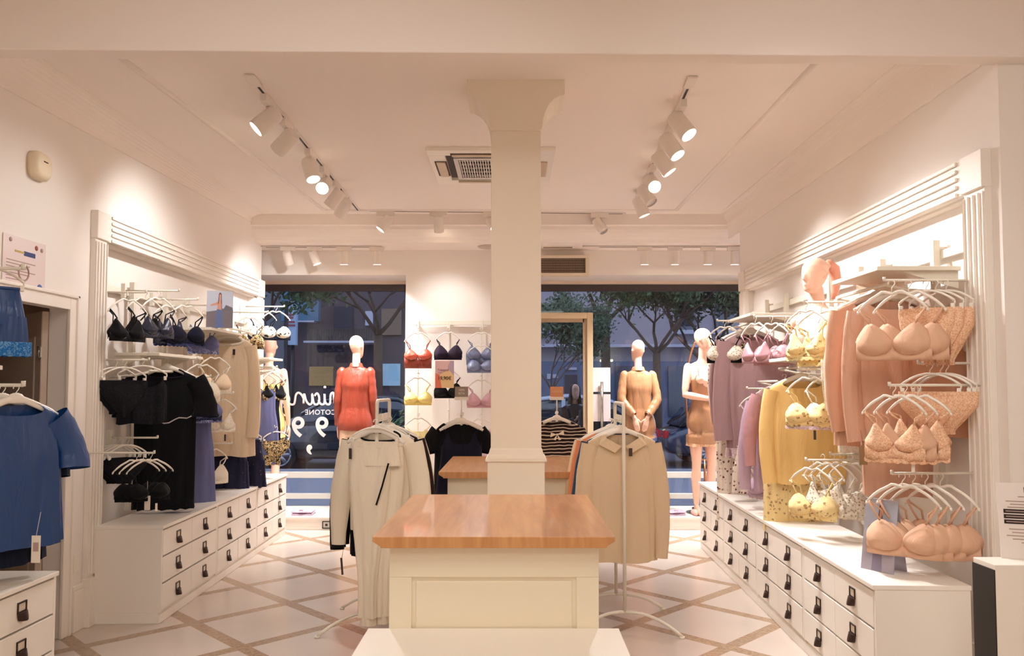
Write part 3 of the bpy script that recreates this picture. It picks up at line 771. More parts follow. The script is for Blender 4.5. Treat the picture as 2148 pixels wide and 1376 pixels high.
def bra(style, loc, yaw, m1, label, m2=None, w=.27, scallop=None, group='bras on display', tagc=None, drop=None, sc=1.0, longline=0):
    t = thing('bra', label, 'bra', loc, yaw, group)
    if sc != 1.0: t.scale = (sc, sc, sc)
    m2 = m2 or m1; cx, zc, ax, az, pk, bu = BR[style]
    for s in (-1, 1):
        link('cup', cmesh(('cup', style, s, m1.name), lambda: cup_mb(s, cx, zc, ax, az, pk, bu).mesh('cup', m1)), t)
    def band():
        pts = []; ws = []
        for i in range(25):
            a = pi * i / 24; pts.append(((cx + ax * .95) * cos(a) * (1 - .12 * sin(a)), .006 + .055 * abs(sin(a)) ** .8, zc - az * .35 + .012 * sin(a)))
            ws.append(.062 - .034 * sin(a))
        m = ribbon_mb(pts, ws)
        pts = [((cx * .9) * (u), -.008 - .012 * (1 - u * u) * 0, zc - az * .45) for u in (-1, -.5, 0, .5, 1)]
        return m
    link('band', cmesh(('band', style, m2.name), lambda: band().mesh('band', m2)), t)
    def gore():
        lz = zc - az - .012 - longline; m = MB(); rings = []
        for i in range(13):
            u = -1 + i / 6; x = (cx + ax * .9) * u; y = -.012 - .012 * (1 - abs(abs(u) - .5) * 2) if abs(u) < .98 else -.002
            zt = zc - az * .62 - .018 * (1 - abs(abs(u) - .5) * 2) + (.02 if abs(u) < .15 else 0) + (.03 * abs(u) ** 4)
            zb = lz + (.006 * sin(i * 2.6) if scallop else 0)
            rings.append([Vector((x, y, zt)), Vector((x, y - .002, (zt + zb) / 2)), Vector((x, y, zb)), Vector((x, y + .004, zb)), Vector((x, y + .004, zt))])
        return m.loft(rings, True)
    link('centre_band', cmesh(('gore', style, m2.name, bool(scallop), longline), lambda: gore().mesh('centre_band', m2)), t)
    if scallop:
        def sca():
            m = MB(); lz = zc - az - .012 - longline; vs = []
            N = 40
            for i in range(N + 1):
                u = -1 + 2 * i / N; x = (cx + ax * .92) * u; y = -.016 - .010 * cos(u * pi)
                vs += [Vector((x, y, lz + .006)), Vector((x, y - .003, lz - .010 - .007 * abs(sin(i * pi / 5))))]
            return m.add(vs, [(2 * i, 2 * i + 1, 2 * i + 3, 2 * i + 2) for i in range(N)], True)
        link('lace_edge', cmesh(('sca', style, scallop.name, longline), lambda: sca().mesh('lace_edge', scallop)), t)
    def strap(s):
        px = s * (cx + .25 * .6 * (az + pk)); pz = zc + (az + pk) * .96; h = s * w / 2 * .93
        pts = [(px, -.010, pz), (px + (h - px) * .5, -.014, (pz + -.13) / 2), (h, -.007, -.128), (h, 0, -.119), (h, .008, -.13), (px * 1.02, .03, (pz - .13) / 2), (px * .9, .05, zc - .01)]
        return MB().tube(pts, .0052, 6, flat=.45)
    for s in (-1, 1):
        link('strap', cmesh(('strap', style, s, w, m2.name), lambda: strap(s).mesh('strap', m2)), t)
    if tagc:
        MB().box(.03, .045, -.03, -.028, zc - az - .085, zc - az - .03).build('swing_tag', tagc, t)
    return t
# ================================================================ CLOTH BODIES
def body_mb(zt, zb, hwf, df, topf=None, botf=None, fold=.012, nf=6, seed=0, n=56, m=24, pw=1.4, fstart=.05, cx=0.0, dropf=None):
    r = random.Random(seed); p1, p2, p3 = r.random() * 6, r.random() * 6, r.random() * 6
    M_ = MB(); rings = []
    for i in range(m + 1):
        t = (i / m) ** pw; ring = []
        for k in range(n):
            a = 2 * pi * k / n; ct, st = cos(a), sin(a)
            z0 = zt + (topf(ct, st) if topf else 0); z1 = zb + (botf(ct, st) if botf else 0)
            z = z0 + (z1 - z0) * t; dz = zt - z
            hw, d = hwf(dz), df(dz)
            x = hw * math.copysign(abs(ct) ** .8, ct); y = d * math.copysign(abs(st) ** .85, st)
            g = max(0, (dz / (zt - zb) - fstart)) ** .75
            f = fold * g * (.62 * sin(nf * a + p1 + .9 * sin(2.2 * g + p2)) + .38 * sin((nf * 2 + 1) * a + p3 + g))
            x += f * ct * .7 + cx; y += f * (st if abs(st) > .3 else st)
            ring.append(Vector((x, y, z)))
        rings.append(ring)
    return M_.loft(rings, True)
def sleeve_mb(p0, p1, p2, r0, r1, r2, flat=.55, seed=0, cuff=0):
    """sleeve from shoulder p0 over elbow p1 to cuff p2"""
    p0, p1, p2 = Vector(p0), Vector(p1), Vector(p2); pts = []; rs = []; rd = random.Random(seed)
    for i in range(17):
        t = i / 16; q = p0 * (1 - t) ** 2 + p1 * 2 * t * (1 - t) + p2 * t * t; pts.append(q)
        r = r0 + (r1 - r0) * min(1, t * 2) if t < .5 else r1 + (r2 - r1) * (t - .5) * 2
        rs.append(r * (1 + .022 * sin(i * 1.3 + seed) + .012 * rd.uniform(-1, 1)))
    if cuff: pts += [p2 + (p2 - pts[-2]).normalized() * cuff]; rs += [r2 * .8]
    m = MB(); m.tube(pts, rs, 16, cap=False, flat=flat)
    return m
def top(loc, yaw, m, label, name='long_sleeve_top', cat='top', W=.40, L=.62, hem=.23, sl=.58, swide=.055, neck=.085, dip=.06, fold=.014, nf=7, seed=0, depth=.05, cuffr=.038, spread=.03, trim=None, hemtrim=None, collar=None, group='hanging tops', zt=None, lace=None, flaps=False, tagm=None, tags=(.06, -.1), sbend=0):
    t = thing(name, label, cat, loc, yaw, group)
    z0 = DROP['suit'] + .062 if zt is None else zt; h = W / 2
    def hwf(dz):
        if dz < .055: return neck + (h - neck) * min(1, (dz / .055)) ** .8
        u = min(1, (dz - .055) / (L - .055)); return h + (hem - h) * u ** .9
    def df(dz): return .022 + (depth - .022) * min(1, dz / .25)
    tf = lambda ct, st: (-dip if st < 0 else -.012) * max(0, 1 - (ct / .95) ** 2) ** .8
    bf = lambda ct, st: .006 * sin(5 * ct + seed) + .004 * st
    body_mb(z0, z0 - L, hwf, df, tf, bf, fold, nf, seed, m=26).build('body', m, t)
    if sl:
        for s in (-1, 1):
            p0 = (s * (h - .02), 0, z0 - .072); p2 = (s * (h + spread + .02), -.02 + sbend * s * 0 - .01, z0 - .06 - sl); p1 = (s * (h + .055 + spread * .5), 0, z0 - .08 - sl * .45)
            sleeve_mb(p0, p1, p2, swide, swide * .95, cuffr, .6, seed + s, 0).build('sleeve', m, t)
            if trim:
                q = Vector(p2); MB().tube([q + Vector((0, 0, .012)), q - Vector((0, 0, .004))], [cuffr * 1.06, cuffr * 1.07], 16, cap=False, flat=.6).build('cuff_trim', trim, t)
    if trim or collar:
        pts = []
        for k in range(49):
            a = 2 * pi * k / 48; ct, st = cos(a), sin(a); zz = z0 + tf(ct, st)
            pts.append((hwf(z0 - zz) * math.copysign(abs(ct) ** .8, ct) * 1.02, df(z0 - zz) * math.copysign(abs(st) ** .85, st) * 1.1, zz + .001))
        MB().tube(pts, .006 if not collar else .012, 8, cap=False).build('neck_trim' if trim else 'collar', trim or collar, t)
    if flaps:
        for s in (-1, 1):
            fl = MB(); fr = [Vector((s * neck * .95, -.0, z0 + .004)), Vector((s * neck * 1.02, -.034, z0 - .03)), Vector((s * .012, -depth - .012, z0 - dip - .012)), Vector((s * .055, -depth - .022, z0 - dip - .05)), Vector((s * (neck + .05), -.045, z0 - .07)), Vector((s * (neck + .03), -.004, z0 - .015))]
            bk_ = [v + Vector((0, .006, -.002)) for v in fr]; fl.loft([fr, bk_], False, True, True); fl.build('collar_flap', m, t, bevel=.002)
    if hemtrim:
        hb = body_mb(z0 - L + .06, z0 - L - .02, lambda dz: hem + .002, lambda dz: depth + .003, None, lambda ct, st: .008 * abs(sin(9 * ct)), fold * .9, nf, seed, m=4, fstart=-1.0)
        hb.build('lace_hem', hemtrim, t)
    if tagm:
        MB().box(tags[0], tags[0] + .022, -depth - .03, -depth - .027, z0 + tags[1] - .05, z0 + tags[1]).build('swing_tag', tagm, t)
    return t
def slip(loc, yaw, m, label, name='slip_dress', cat='slip dress', w=.34, L=.75, hb=.17, hem=.24, fold=.012, seed=0, lacem=None, hemlace=None, strapm=None, vd=.06, group='hanging slips', depth=.05, back=.09):
    t = thing(name, label, cat, loc, yaw, group)
    zt = -.16
    def hwf(dz): return hb + (hem - hb) * min(1, max(0, dz) / L) ** .9 - .012 * exp(-(dz - .25) ** 2 / .01)
    def df(dz): return .03 + (depth - .03) * min(1, max(0, dz) / .2)
    def tf(ct, st):
        pk = exp(-(abs(ct) - .62) ** 2 / .03)
        return (-vd + vd * pk - .02 * (abs(ct) > .9)) if st < 0 else -back + (back - .03) * 0
    body_mb(zt, zt - L, hwf, df, tf, None, fold, 6, seed, m=24).build('body', m, t)
    for s in (-1, 1):
        px = s * hwf(0) * .62 ** .8
        MB().tube([(px, -.028, zt - .008), (s * w * .45, -.01, -.135), (s * w * .46, 0, -.122), (s * w * .45, .012, -.135), (px, .03, zt - back)], .0032, 6, flat=.5).build('strap', strapm or m, t)
    if lacem:
        body_mb(zt + .002, zt - .07, lambda d: hwf(d) + .003, lambda d: df(d) + .003, tf, lambda c_, s_: (.03 * abs(c_) if s_ < 0 else -.01) + .006 * sin(20 * c_), fold * .3, 6, seed, m=5).build('lace_trim', lacem, t)
    if hemlace:
        body_mb(zt - L + .09, zt - L - .015, lambda d: hem + .003, lambda d: depth + .004, None, lambda c_, s_: .008 * abs(sin(10 * c_)), fold * .95, 6, seed, m=4, fstart=-.9).build('lace_hem', hemlace, t)
    return t
def briefs(loc, yaw, m, label, name='briefs', cat='briefs', w=.26, L=.19, lace=None, group='briefs on clip hangers', seed=0):
    t = thing(name, label, cat, loc, yaw, group)
    def bb():
        def hwf(dz):
            u = dz / L
            return w / 2 * (1.0 if u < .3 else 1 - .78 * min(1, (u - .3) / .6) ** 1.1)
        return body_mb(DROP['clip'], DROP['clip'] - L, hwf, lambda dz: .016 + .018 * sin(pi * min(1, dz / L)), None, None, .007, 5, seed, n=40, m=12, pw=1.0)
    link('body', cmesh(('brief', w, L, seed, m.name), lambda: bb().mesh('body', m)), t)
    if lace:
        link('lace_waistband', cmesh(('briefw', w, L, lace.name), lambda: body_mb(DROP['clip'] + .003, DROP['clip'] - .045, lambda d: w / 2 + .003, lambda d: .022, None, lambda c_, s_: .006 * sin(22 * c_), .004, 5, seed, m=3).mesh('lace_waistband', lace)), t)
    return t
def shorts(loc, yaw, m, label, w=.34, L=.30, fold=.014, group='hanging shorts', seed=0, hemm=None, name='shorts'):
    t = thing(name, label, 'shorts', loc, yaw, group); z = DROP['clip']
    body_mb(z, z - L * .55, lambda d: w / 2 * (.86 + .2 * min(1, d / (L * .5))), lambda d: .02 + .03 * min(1, d / .1), None, None, fold * .6, 7, seed, m=10).build('body', m, t)
    for s in (-1, 1):
        body_mb(z - L * .42, z - L, lambda d: w * .27 + .02 * d / L, lambda d: .045, None, lambda c_, s_: .004 * sin(9 * c_), fold, 5, seed + s, m=10, cx=s * w * .27, fstart=-.3).build('leg', m, t)
        if hemm: body_mb(z - L + .06, z - L - .008, lambda d: w * .27 + .023, lambda d: .049, None, lambda c_, s_: .006 * abs(sin(9 * c_)), fold * .8, 5, seed + s, m=3, cx=s * w * .27, fstart=-.9).build('hem_trim', hemm, t)
    MB().tube([(w * .43 * cos(a), .023 * sin(a), z + .002) for a in [2 * pi * k / 24 for k in range(25)]], .007, 6, cap=False, up=(0, 0, 1)).build('waistband', m, t)
    return t
def trousers(loc, yaw, m, label, w=.36, L=1.0, cuff=.06, taper=.45, group='hanging trousers', seed=0, trim=None, name='trousers', z=None, fold=.014, tagm=None, wide=.265):
    t = thing(name, label, 'trousers', loc, yaw, group); z = DROP['clip'] if z is None else z
    body_mb(z, z - (.33 if wide < .3 else .14), lambda d: w / 2 * (.80 + .12 * min(1, d / .15)), lambda d: .02 + .025 * min(1, d / .15), None, None, fold * .6, 8, seed, m=12).build('body', m, t)
    for s in (-1, 1):
        lw_ = lambda d: (w * wide) * (1 - taper * min(1, max(0, d) / (L - .3)) ** 1.2)
        lc = s * w * (.5 - wide); ly = (0, .05 if s > 0 and wide > .3 else 0, 0)
        body_mb(z - .03, z - L + cuff * .8, lambda d: lw_(d) * min(1, .84 + d * .8), lambda d: (.026 + .034 * min(1, d / .2)) * (1 - .3 * d / L), None, None, fold, 4, seed + s, m=20, cx=lc, fstart=-.15).build('leg', m, t, loc=ly)
        if cuff: 
            cw = lw_(L) * .82
            body_mb(z - L + cuff, z - L, lambda d: cw, lambda d: .035, None, None, .003, 12, seed, m=4, cx=lc, fstart=-1).build('cuff', m, t, loc=ly)
    body_mb(z + .004, z - .035, lambda d: w * .405, lambda d: .024, None, None, .003, 22, seed, m=4, fstart=-1).build('waistband', m, t)
    if tagm: MB().box(-w * .40, -w * .40 + .018, -.045, -.042, z - .10, z - .035, M=None).build('swing_tag', tagm, t)
    if trim: MB().tube([(w * .10, -.066, z - .37), (w * .2, -.07, z - .26), (w * .30, -.062, z - .12)], .006, 6, flat=.4).build('pocket_trim', trim, t)
    return t
def H(kind, w, px, py, Y, yaw, what):
    """hook a hanger at the bar point seen at (px,py) at depth Y; returns (loc, yaw)"""
    q = P(px, py, Y=Y); yw = radians(yaw); kd = {'arch': 'arched', 'suit': 'wide shouldered', 'clip': 'clip'}[kind]
    lb = 'white %s hanger holding the %s' % (kd, what)
    if len(lb.split()) > 16: lb = 'white hanger of the %s' % what
    if len(lb.split()) > 16: lb = 'hanger of %s' % what
    return (q, yw, hanger(kind, w, q, yw, lb))
def hb(style, px, py, Y, yaw, m1, label, **k):
    w_ = k.get('w', .27)
    q, yw, h = H('arch', w_, px, py, Y, yaw, label)
    if k.get('sc'): h.scale = (k['sc'],) * 3
    return bra(style, q, yw, m1, label, **k)
def hbrief(px, py, Y, yaw, m, label, **k):
    q, yw, h = H('clip', k.get('w', .26) * .95, px, py, Y, yaw, label); return briefs(q, yw, m, label, **k)
def htop(px, py, Y, yaw, m, label, **k):
    q, yw, h = H('suit', k.get('W', .40) * .98, px, py, Y, yaw, label); return top(q, yw, m, label, **k)
def hslip(px, py, Y, yaw, m, label, **k):
    q, yw, h = H('arch', k.get('w', .34), px, py, Y, yaw, label); return slip(q, yw, m, label, **k)
# ================================================================ WALL RACKS
def wall_rack(label, xw, s, uy, ztop, zbot, y0, y1, arms, rails):
    """xw wall plane, s direction into the room, uy uprights, arms (y,z,xtip), rails (x,y0,y1,z)"""
    t = thing('garment_rack', label, 'display rack', (xw, (y0 + y1) / 2, 0)); yo = (y0 + y1) / 2
    def X(a): return a * s
    def bx(m, xa, xb, ya, yb, za, zb): m.box(min(X(xa), X(xb)), max(X(xa), X(xb)), ya - yo, yb - yo, za, zb)
    m = MB(); bx(m, .012, .034, y0, y1, ztop - .06, ztop - .015); m.build('wall_rail', RACKM, t, bevel=.002)
    for y in uy:
        m = MB(); bx(m, .036, .072, y - .019, y + .019, zbot, ztop + .04); bx(m, 0, .062, y - .016, y + .016, ztop - .01, ztop + .005); m.build('upright', RACKM, t, bevel=.003)
    for (y, z, xt) in arms:
        L = abs(xt - xw); m = MB(); m.tube([(X(.05), y - yo, z), (X(L), y - yo, z)], .0065, 8); 
        m.tube([(X(L), y - yo, z - .004), (X(L), y - yo, z + .016)], .0075, 8)
        bx(m, .034, .062, y - .014, y + .014, z - .05, z + .05)
        m.build('arm', RACKM, t)
    for (x, ya, yb, z) in rails:
        L = abs(x - xw); m = MB(); m.tube([(X(L), ya - yo, z), (X(L), yb - yo, z)], .009, 8)
        m.build('hanging_bar', RACKM, t)
        for y in (ya + .02, yb - .02):
            m = MB(); m.tube([(X(.05), y - yo, z - .045), (X(L * .7), y - yo, z - .03), (X(L), y - yo, z - .005)], .008, 8); m.build('bar_bracket', RACKM, t)
    return t
def shelf(label, xw, s, x1, y0, y1, z):
    xa, xb = xw + s * .066, x1
    t = thing('display_shelf', label, 'shelf', ((xa + xb) / 2, (y0 + y1) / 2, z), 0, 'shelves on the wall racks')
    h = abs(xb - xa) / 2; k = (y1 - y0) / 2
    MB().box(-h, h, -k, k, -.022, 0).build('board', RACKM, t, bevel=.003)
    for yy in (-k + .03, k - .03):
        MB().add([(-s * h, yy - .003, -.022), (-s * h, yy - .003, -.11), (s * h * .4, yy - .003, -.022), (-s * h, yy + .003, -.022), (-s * h, yy + .003, -.11), (s * h * .4, yy + .003, -.022)], [(0, 1, 2), (5, 4, 3), (0, 3, 4, 1), (1, 4, 5, 2), (2, 5, 3, 0)]).build('bracket', RACKM, t)
def Pz(py, Y): return P(1080, py, Y=Y).z
ARML = [(5.18, Pz(613, 5.18), -2.44), (5.5, Pz(610, 5.5), -2.36), (5.93, Pz(628, 5.93), -2.40), (6.45, Pz(640, 6.45), -2.38), (7.3, Pz(655, 7.3), -2.30), (7.95, Pz(643, 7.95), -2.34),
        (5.2, Pz(755, 5.2), -2.42), (5.85, Pz(752, 5.85), -2.36), (6.1, Pz(790, 6.1), -2.36), (5.35, Pz(918, 5.35), -2.42), (5.0, Pz(950, 5.0), -2.28), (6.6, Pz(825, 6.6), -2.36), (6.7, Pz(930, 6.7), -2.4), (7.8, Pz(770, 7.8), -2.36), (7.75, Pz(895, 7.75), -2.36)]
wall_rack('cream wall rack with rails, uprights and arms in the left niche', XL - .065, 1, (5.22, 5.62, 6.15, 6.55, 7.15, 7.6, 8.0), 2.22, .64, 5.18, 8.15,
          ARML, [(-2.46, 5.3, 6.0, 1.62), (-2.46, 6.65, 7.25, 2.02), (-2.46, 7.7, 8.1, 1.70)])
shelf('cream shelf in the left niche under the black bras', XL - .065, 1, -2.42, 5.35, 6.1, 1.745)
shelf('cream shelf in the left niche carrying the photo card', XL - .065, 1, -2.40, 6.2, 6.92, 1.985)
shelf('small cream shelf at the far end of the left niche', XL - .065, 1, -2.36, 7.55, 8.0, 1.80)
XN = XR + .05
ARMR = [(3.76, Pz(588, 3.76), 1.775), (3.76, Pz(762, 3.76), 1.93), (3.70, Pz(808, 3.70), 1.76), (3.76, Pz(993, 3.76), 1.79),
        (4.62, Pz(634, 4.62), 1.70), (4.7, Pz(775, 4.7), 1.70), (4.62, Pz(965, 4.62), 1.70), (4.66, Pz(953, 4.66), 1.86), (5.5, Pz(664, 5.5), 1.68), (5.9, Pz(815, 5.9), 1.74), (5.8, Pz(945, 5.8), 1.76), (6.35, Pz(673, 6.35), 1.64)]
wall_rack('cream wall rack with rails, uprights and arms in the right niche', XN, -1, (3.80, 4.12, 4.72, 5.02, 5.5, 5.86, 6.4, 6.9), 2.24, .64, 3.8, 7.4,
          ARMR, [(1.9, 3.98, 4.62, Pz(596, 4.0)), (1.9, 6.25, 6.95, Pz(678, 6.33)), (1.9, 5.05, 5.65, Pz(770, 5.2)), (1.9, 5.7, 6.15, Pz(800, 5.8))])
shelf('cream shelf high on the right wall over the peach robes', XN, -1, 1.79, 3.86, 4.42, 2.105)
shelf('cream shelf on the right wall beside the display window', XN, -1, 1.74, 5.80, 6.42, 2.06)
shelf('cream shelf on the right wall under the bust mannequin', XN, -1, 1.74, 4.72, 5.42, 1.70)
# centre wall rack
t = thing('garment_rack', 'cream rack with a cross rail and three hanging posts on the centre wall', 'display rack', (0, 8.68, 0))
zr = P(960, 677, Y=8.62).z; x0, x1 = P(868, 677, Y=8.62).x, P(1060, 677, Y=8.62).x
MB().box(x0, x1, -.07, -.05, zr - .025, zr + .025).build('wall_rail', RACKM, t, bevel=.003)
for px in (872, 946, 1022):
    q = P(px, 677, Y=8.6); MB().cyl((q.x, -.06, zr - .0), (q.x, 0, zr), .022).build('rail_mount', RACKM, t)
for px in (877, 942, 1011):
    q = P(px, 677, Y=8.58); MB().box(q.x - .008, q.x + .008, -.085, -.072, .5, zr + .03).build('post', RACKM, t, bevel=.002)
CEN = []
for px, pys in ((877, (688, 783, 868, 888, 985)), (940, (688, 768, 862)), (1009, (688, 788, 870, 890))):
    for py in pys:
        q = P(px, py, Y=8.44); CEN.append((px, py)); MB().tube([(q.x, -.075, q.z), (q.x, -.26, q.z)], .0055, 8).build('arm', RACKM, t)
# left near rack (blue clothes)
t = thing('garment_rack', 'cream arms of a rack at the left edge holding the blue clothes', 'display rack', (XL, 3.45, 0))
for (y, z, xt) in ((3.50, Pz(563, 3.5), -2.20), (3.62, Pz(808, 3.62), -2.26)):
    L = xt - XL; m = MB(); m.tube([(0.0, y - 3.45, z), (L, y - 3.45, z)], .008, 8); m.tube([(L, y - 3.45, z - .006), (L, y - 3.45, z + .02)], .010, 8); m.build('arm', RACKM, t)
MB().box(0, .03, .03, .06, .64, 2.2).build('upright', RACKM, t, bevel=.002)
tt = thing('display_shelf', 'cream shelf end at the left edge below the blue shorts', 'shelf', (-2.52, 3.40, Pz(767, 3.6)), 0, 'shelves on the wall racks')
MB().box(-.2, .19, -.3, .18, -.02, 0).build('board', RACKM, tt, bevel=.003)
MB().box(-.19, .0, .13, .14, -.06, -.02).build('bracket', RACKM, tt)
# ================================================================ FLOOR STANDS
def stand(label, pn, pf, ztop, zbar):
    """pn near foot xy, pf far foot xy"""
    a, b_ = Vector((pn[0], pn[1], 0)), Vector((pf[0], pf[1], 0)); mid = (a + b_) / 2
    t = thing('clothes_stand', label, 'clothes stand', mid); a -= mid; b_ -= mid; d = (b_ - a).normalized()
    r = .011
    def V3(v, z): return (v.x, v.y, z)
    pts = [V3(a, .13), V3(a, ztop - .03)]
    for k in range(1, 6):
        q = k / 6 * pi / 2; pts.append(V3(a + d * .03 * (1 - cos(q)), ztop - .03 + .03 * sin(q)))
    pts += [V3(a + d * .03, ztop), V3(b_ - d * .03, ztop)]
    for k in range(1, 6):
        q = k / 6 * pi / 2; pts.append(V3(b_ - d * .03 * (1 - sin(q)), ztop - .03 * (1 - cos(q))))
    pts += [V3(b_, ztop - .03), V3(b_, .13)]
    MB().tube(pts, r, 10).build('frame', RACKM, t)
    MB().tube([V3(a, zbar), V3(b_, zbar)], .007, 8).build('hanging_bar', RACKM, t)
    L_ = (b_ - a).length; ol = [(-L_ / 2, zbar - .018), (L_ / 2, zbar - .018)]
    for i in range(7, 0, -1):
        u1 = -L_ / 2 + L_ * i / 7; u0 = -L_ / 2 + L_ * (i - 1) / 7; ol += [(u1, zbar + .03), (u0 + L_ * .055, zbar + .03), (u0 + L_ * .055, zbar + .006), (u0 + .001, zbar + .006)]
    MB().prism(ol, 'x', -.004, .004).build('notched_plate', RACKM, t)
    n = Vector((-d.y, d.x, 0))
    for base in (a, b_):
        for s in (-1, 1):
            arc = []
            for k in range(11):
                q = k / 10; arc.append(base + n * s * .33 * q * 1.0 + d * (-.10 if base is a else .10) * q * q + Vector((0, 0, .13 - .12 * q ** 2.2)))
            MB().tube(arc, .010, 8).build('foot', RACKM, t)
            e = arc[-1]; MB().cyl((e.x, e.y, 0), (e.x, e.y, .012), .016).build('foot_pad', RACKM, t)
    return t
nr = P(1311, 1318, Z=.03); SR0 = (nr.x, nr.y); SR1 = (nr.x, nr.y + .42)
stand('cream clothes stand right of the oak counter holding the beige sweater', SR0, SR1, 1.405, 1.30)
nl = P(787, 1318, Z=.03); SL0 = (nl.x, nl.y); SL1 = (nl.x + .01, nl.y + .42)
stand('cream clothes stand left of the oak counter holding the white joggers', SL0, SL1, 1.425, 1.31)
# two simple stands behind the rear counter
def tstand(label, px, py, Y, sign_label, line, colr, inkc):
    q = P(px, py, Y=Y); t = thing('clothes_stand', label, 'clothes stand', (q.x, Y, 0))
    MB().tube([(0, 0, .02), (0, 0, q.z + .02)], .010, 8).build('pole', RACKM, t)
    MB().cyl((0, 0, 0), (0, 0, .02), .17, n=28).build('base', RACKM, t)
    MB().tube([(0, .20, q.z), (0, -.05, q.z)], .007, 8).build('arm', RACKM, t)
    s = thing('card_sign', sign_label, 'sign', (q.x, Y, q.z + .021)); 
    MB().tube([(0, 0, 0), (0, 0, .10)], .005, 8).build('stem', PLAST, s)
    MB().box(-.062, .062, -.009, .009, .10, .128).build('holder', PLAST, s, bevel=.002)
    MB().box(-.058, .058, -.003, .003, .128, .218).build('card', colr, s)
    for i, l in enumerate(line):
        text(l, .026 if len(line) > 1 else .024, (0, -.004, .188 - .030 * i if len(line) > 1 else .173), (pi / 2, 0, 0), inkc, 'card_lettering', s)
tstand('white pole stand behind the rear counter holding the navy dress', 968, 868, 6.95, 'grey 100% seta card sign above the navy dress', ['100%', 'SETA'], mat('card_grey', (150, 136, 124), .6), INKW)
tstand('white pole stand behind the rear counter holding the striped top', 1168, 868, 6.95, 'small orange card sign above the striped top by the door', ['NOVITA'], mat('card_orange', (214, 150, 104), .6), mat('ink_cream', (240, 220, 190), .7))
# price sign on the centre wall
q = P(932, 788, Y=8.37); a = P(915, 752, Y=8.37); b_ = P(950, 792, Y=8.37)
t = thing('price_sign', 'pastel price sign reading 19,90 between the two black bras', 'sign', (q.x, 8.40, q.z))
w_, h_ = .10, .13
MB().box(-w_, w_, .0, .004, -h_, h_ + .03).build('card', mat('sign_pink', (214, 178, 176), .6), t)
MB().prism([(-w_, -h_), (-w_ + .07, -h_), (-.055, .01), (-w_, .03)], 'y', -.001, 0).build('coral_field', mat('sign_coral', (206, 110, 82), .6), t)
MB().prism([(-w_ + .07, -h_), (w_, -h_), (w_, .0), (.04, .07), (-.052, .01)], 'y', -.001, 0).build('sand_field', mat('sign_sand', (222, 188, 140), .6), t)
MB().prism([(.04, .07), (w_, .0), (w_, h_ + .03), (.06, h_ + .03), (.035, .1)], 'y', -.001, 0).build('lilac_field', mat('sign_lilac', (172, 152, 170), .6), t)
text('19,90€', .052, (0, -.003, -.028), (pi / 2, 0, 0), INKK, 'price_lettering', t, off=.0006)
text('Triangoli', .034, (-.02, -.003, .062), (pi / 2, 0, 0), mat('ink_plum', (120, 70, 96), .7), 'title_lettering', t, shear=.3)
text('cotone', .016, (-.05, -.003, .032), (pi / 2, 0, 0), mat('ink_plum', (120, 70, 96), .7), 'title_lettering', t)
# window lettering, applied on the outside of the left pane (read from the street)
DEC = mat('window_vinyl', (224, 208, 204), .7)
t = thing('window_lettering', 'white vinyl lettering with the 19,90 offer on the left shop window', 'lettering', (-1.9, YG + .011, 0))
def wl(s, px, py0, py1, sh=0, off=0, nm='lettering', sp=1.0):
    a = P(px, py0, Y=YG); b = P(px, py1, Y=YG); sz = (a.z - b.z) / .72
    o = text(s, sz, (0, 0, 0), (pi / 2, 0, pi), DEC, nm, None, sh, off=off, sp=sp, ext=.0008)
    o.parent = t; o.location = (a.x + 1.9, 0, (a.z + b.z) / 2); return o
wl('COTONE', 672, 860, 870.5, off=.0008, sp=1.1)
for ch, px, y0, y1 in (('0', 587, 877, 919), ('9', 625, 877, 919), (',', 649, 893, 948), ('9', 675, 877, 919), ('1', 716, 877, 919)):
    wl(ch, px, y0, y1, off=.006, nm='price_digit')
# connected script word, drawn as a stroke the way it stands on the glass
def script():
    S = 'Triangoli'
    strokes = []
    z0 = P(640, 848, Y=YG).z; u = (P(640, 825, Y=YG).z - z0)   # x-height
    def X(px): return P(px, 840, Y=YG).x + 1.9
    pxm = 171 * YG / FPX / 171
    def path(pts): strokes.append([(X(px), .0, z0 + h * u) for px, h in pts])
    # running from right to left seen from inside: r i a n g
    path([(701, .1), (699, .9), (697, 1.05), (693, .85), (692, .1), (688, -.02), (684, .05), (681, .35), (680, .95), (680, .15), (676, -.02), (671, .08), (667, .4)])
    path([(659, .75), (664, 1.0), (668, .75), (669, .35), (666, .02), (661, -.02), (657, .2), (654, .95), (654, .2), (650, -.03), (645, .1), (641, .4), (637, .95), (636, .05)])
    path([(637, .45), (631, .9), (625, 1.05), (620, .85), (618, .3), (616, .02), (611, -.03), (606, .1), (602, .35)])
    path([(595, .85), (599, 1.05), (604, .8), (606, .4), (603, .08), (597, .02), (592, .3), (590, .9), (590, -.6), (596, -1.0), (603, -.9), (606, -.62), (602, -.38), (594, -.2)])
    path([(583, .5), (580, .95), (575, .9), (573, .5), (576, .05), (581, .05), (583, .5)])
    path([(566, 1.9), (570, .2), (562, 0)]); path([(557, .95), (557, .1), (553, .0)])
    for st in strokes:
        P_ = [Vector(s) for s in st]; sm = []
        for i in range(len(P_) - 1):
            p0, p1, p2, p3 = P_[max(i - 1, 0)], P_[i], P_[i + 1], P_[min(i + 2, len(P_) - 1)]
            for k in range(5):
                q = k / 5; sm.append(.5 * ((2 * p1) + (p2 - p0) * q + (2 * p0 - 5 * p1 + 4 * p2 - p3) * q * q + (3 * p1 - p0 - 3 * p2 + p3) * q ** 3))
        sm.append(P_[-1])
        MB().tube(sm, .0125, 8, flat=.05, up=(0, 1, 0)).build('script_stroke', DEC, t)
    for px in (680.5, 557):
        q = X(px); MB().tube([(q, -.0006, z0 + u * 1.55), (q, .0006, z0 + u * 1.55)], .017, 16).build('script_dot', DEC, t)
script()
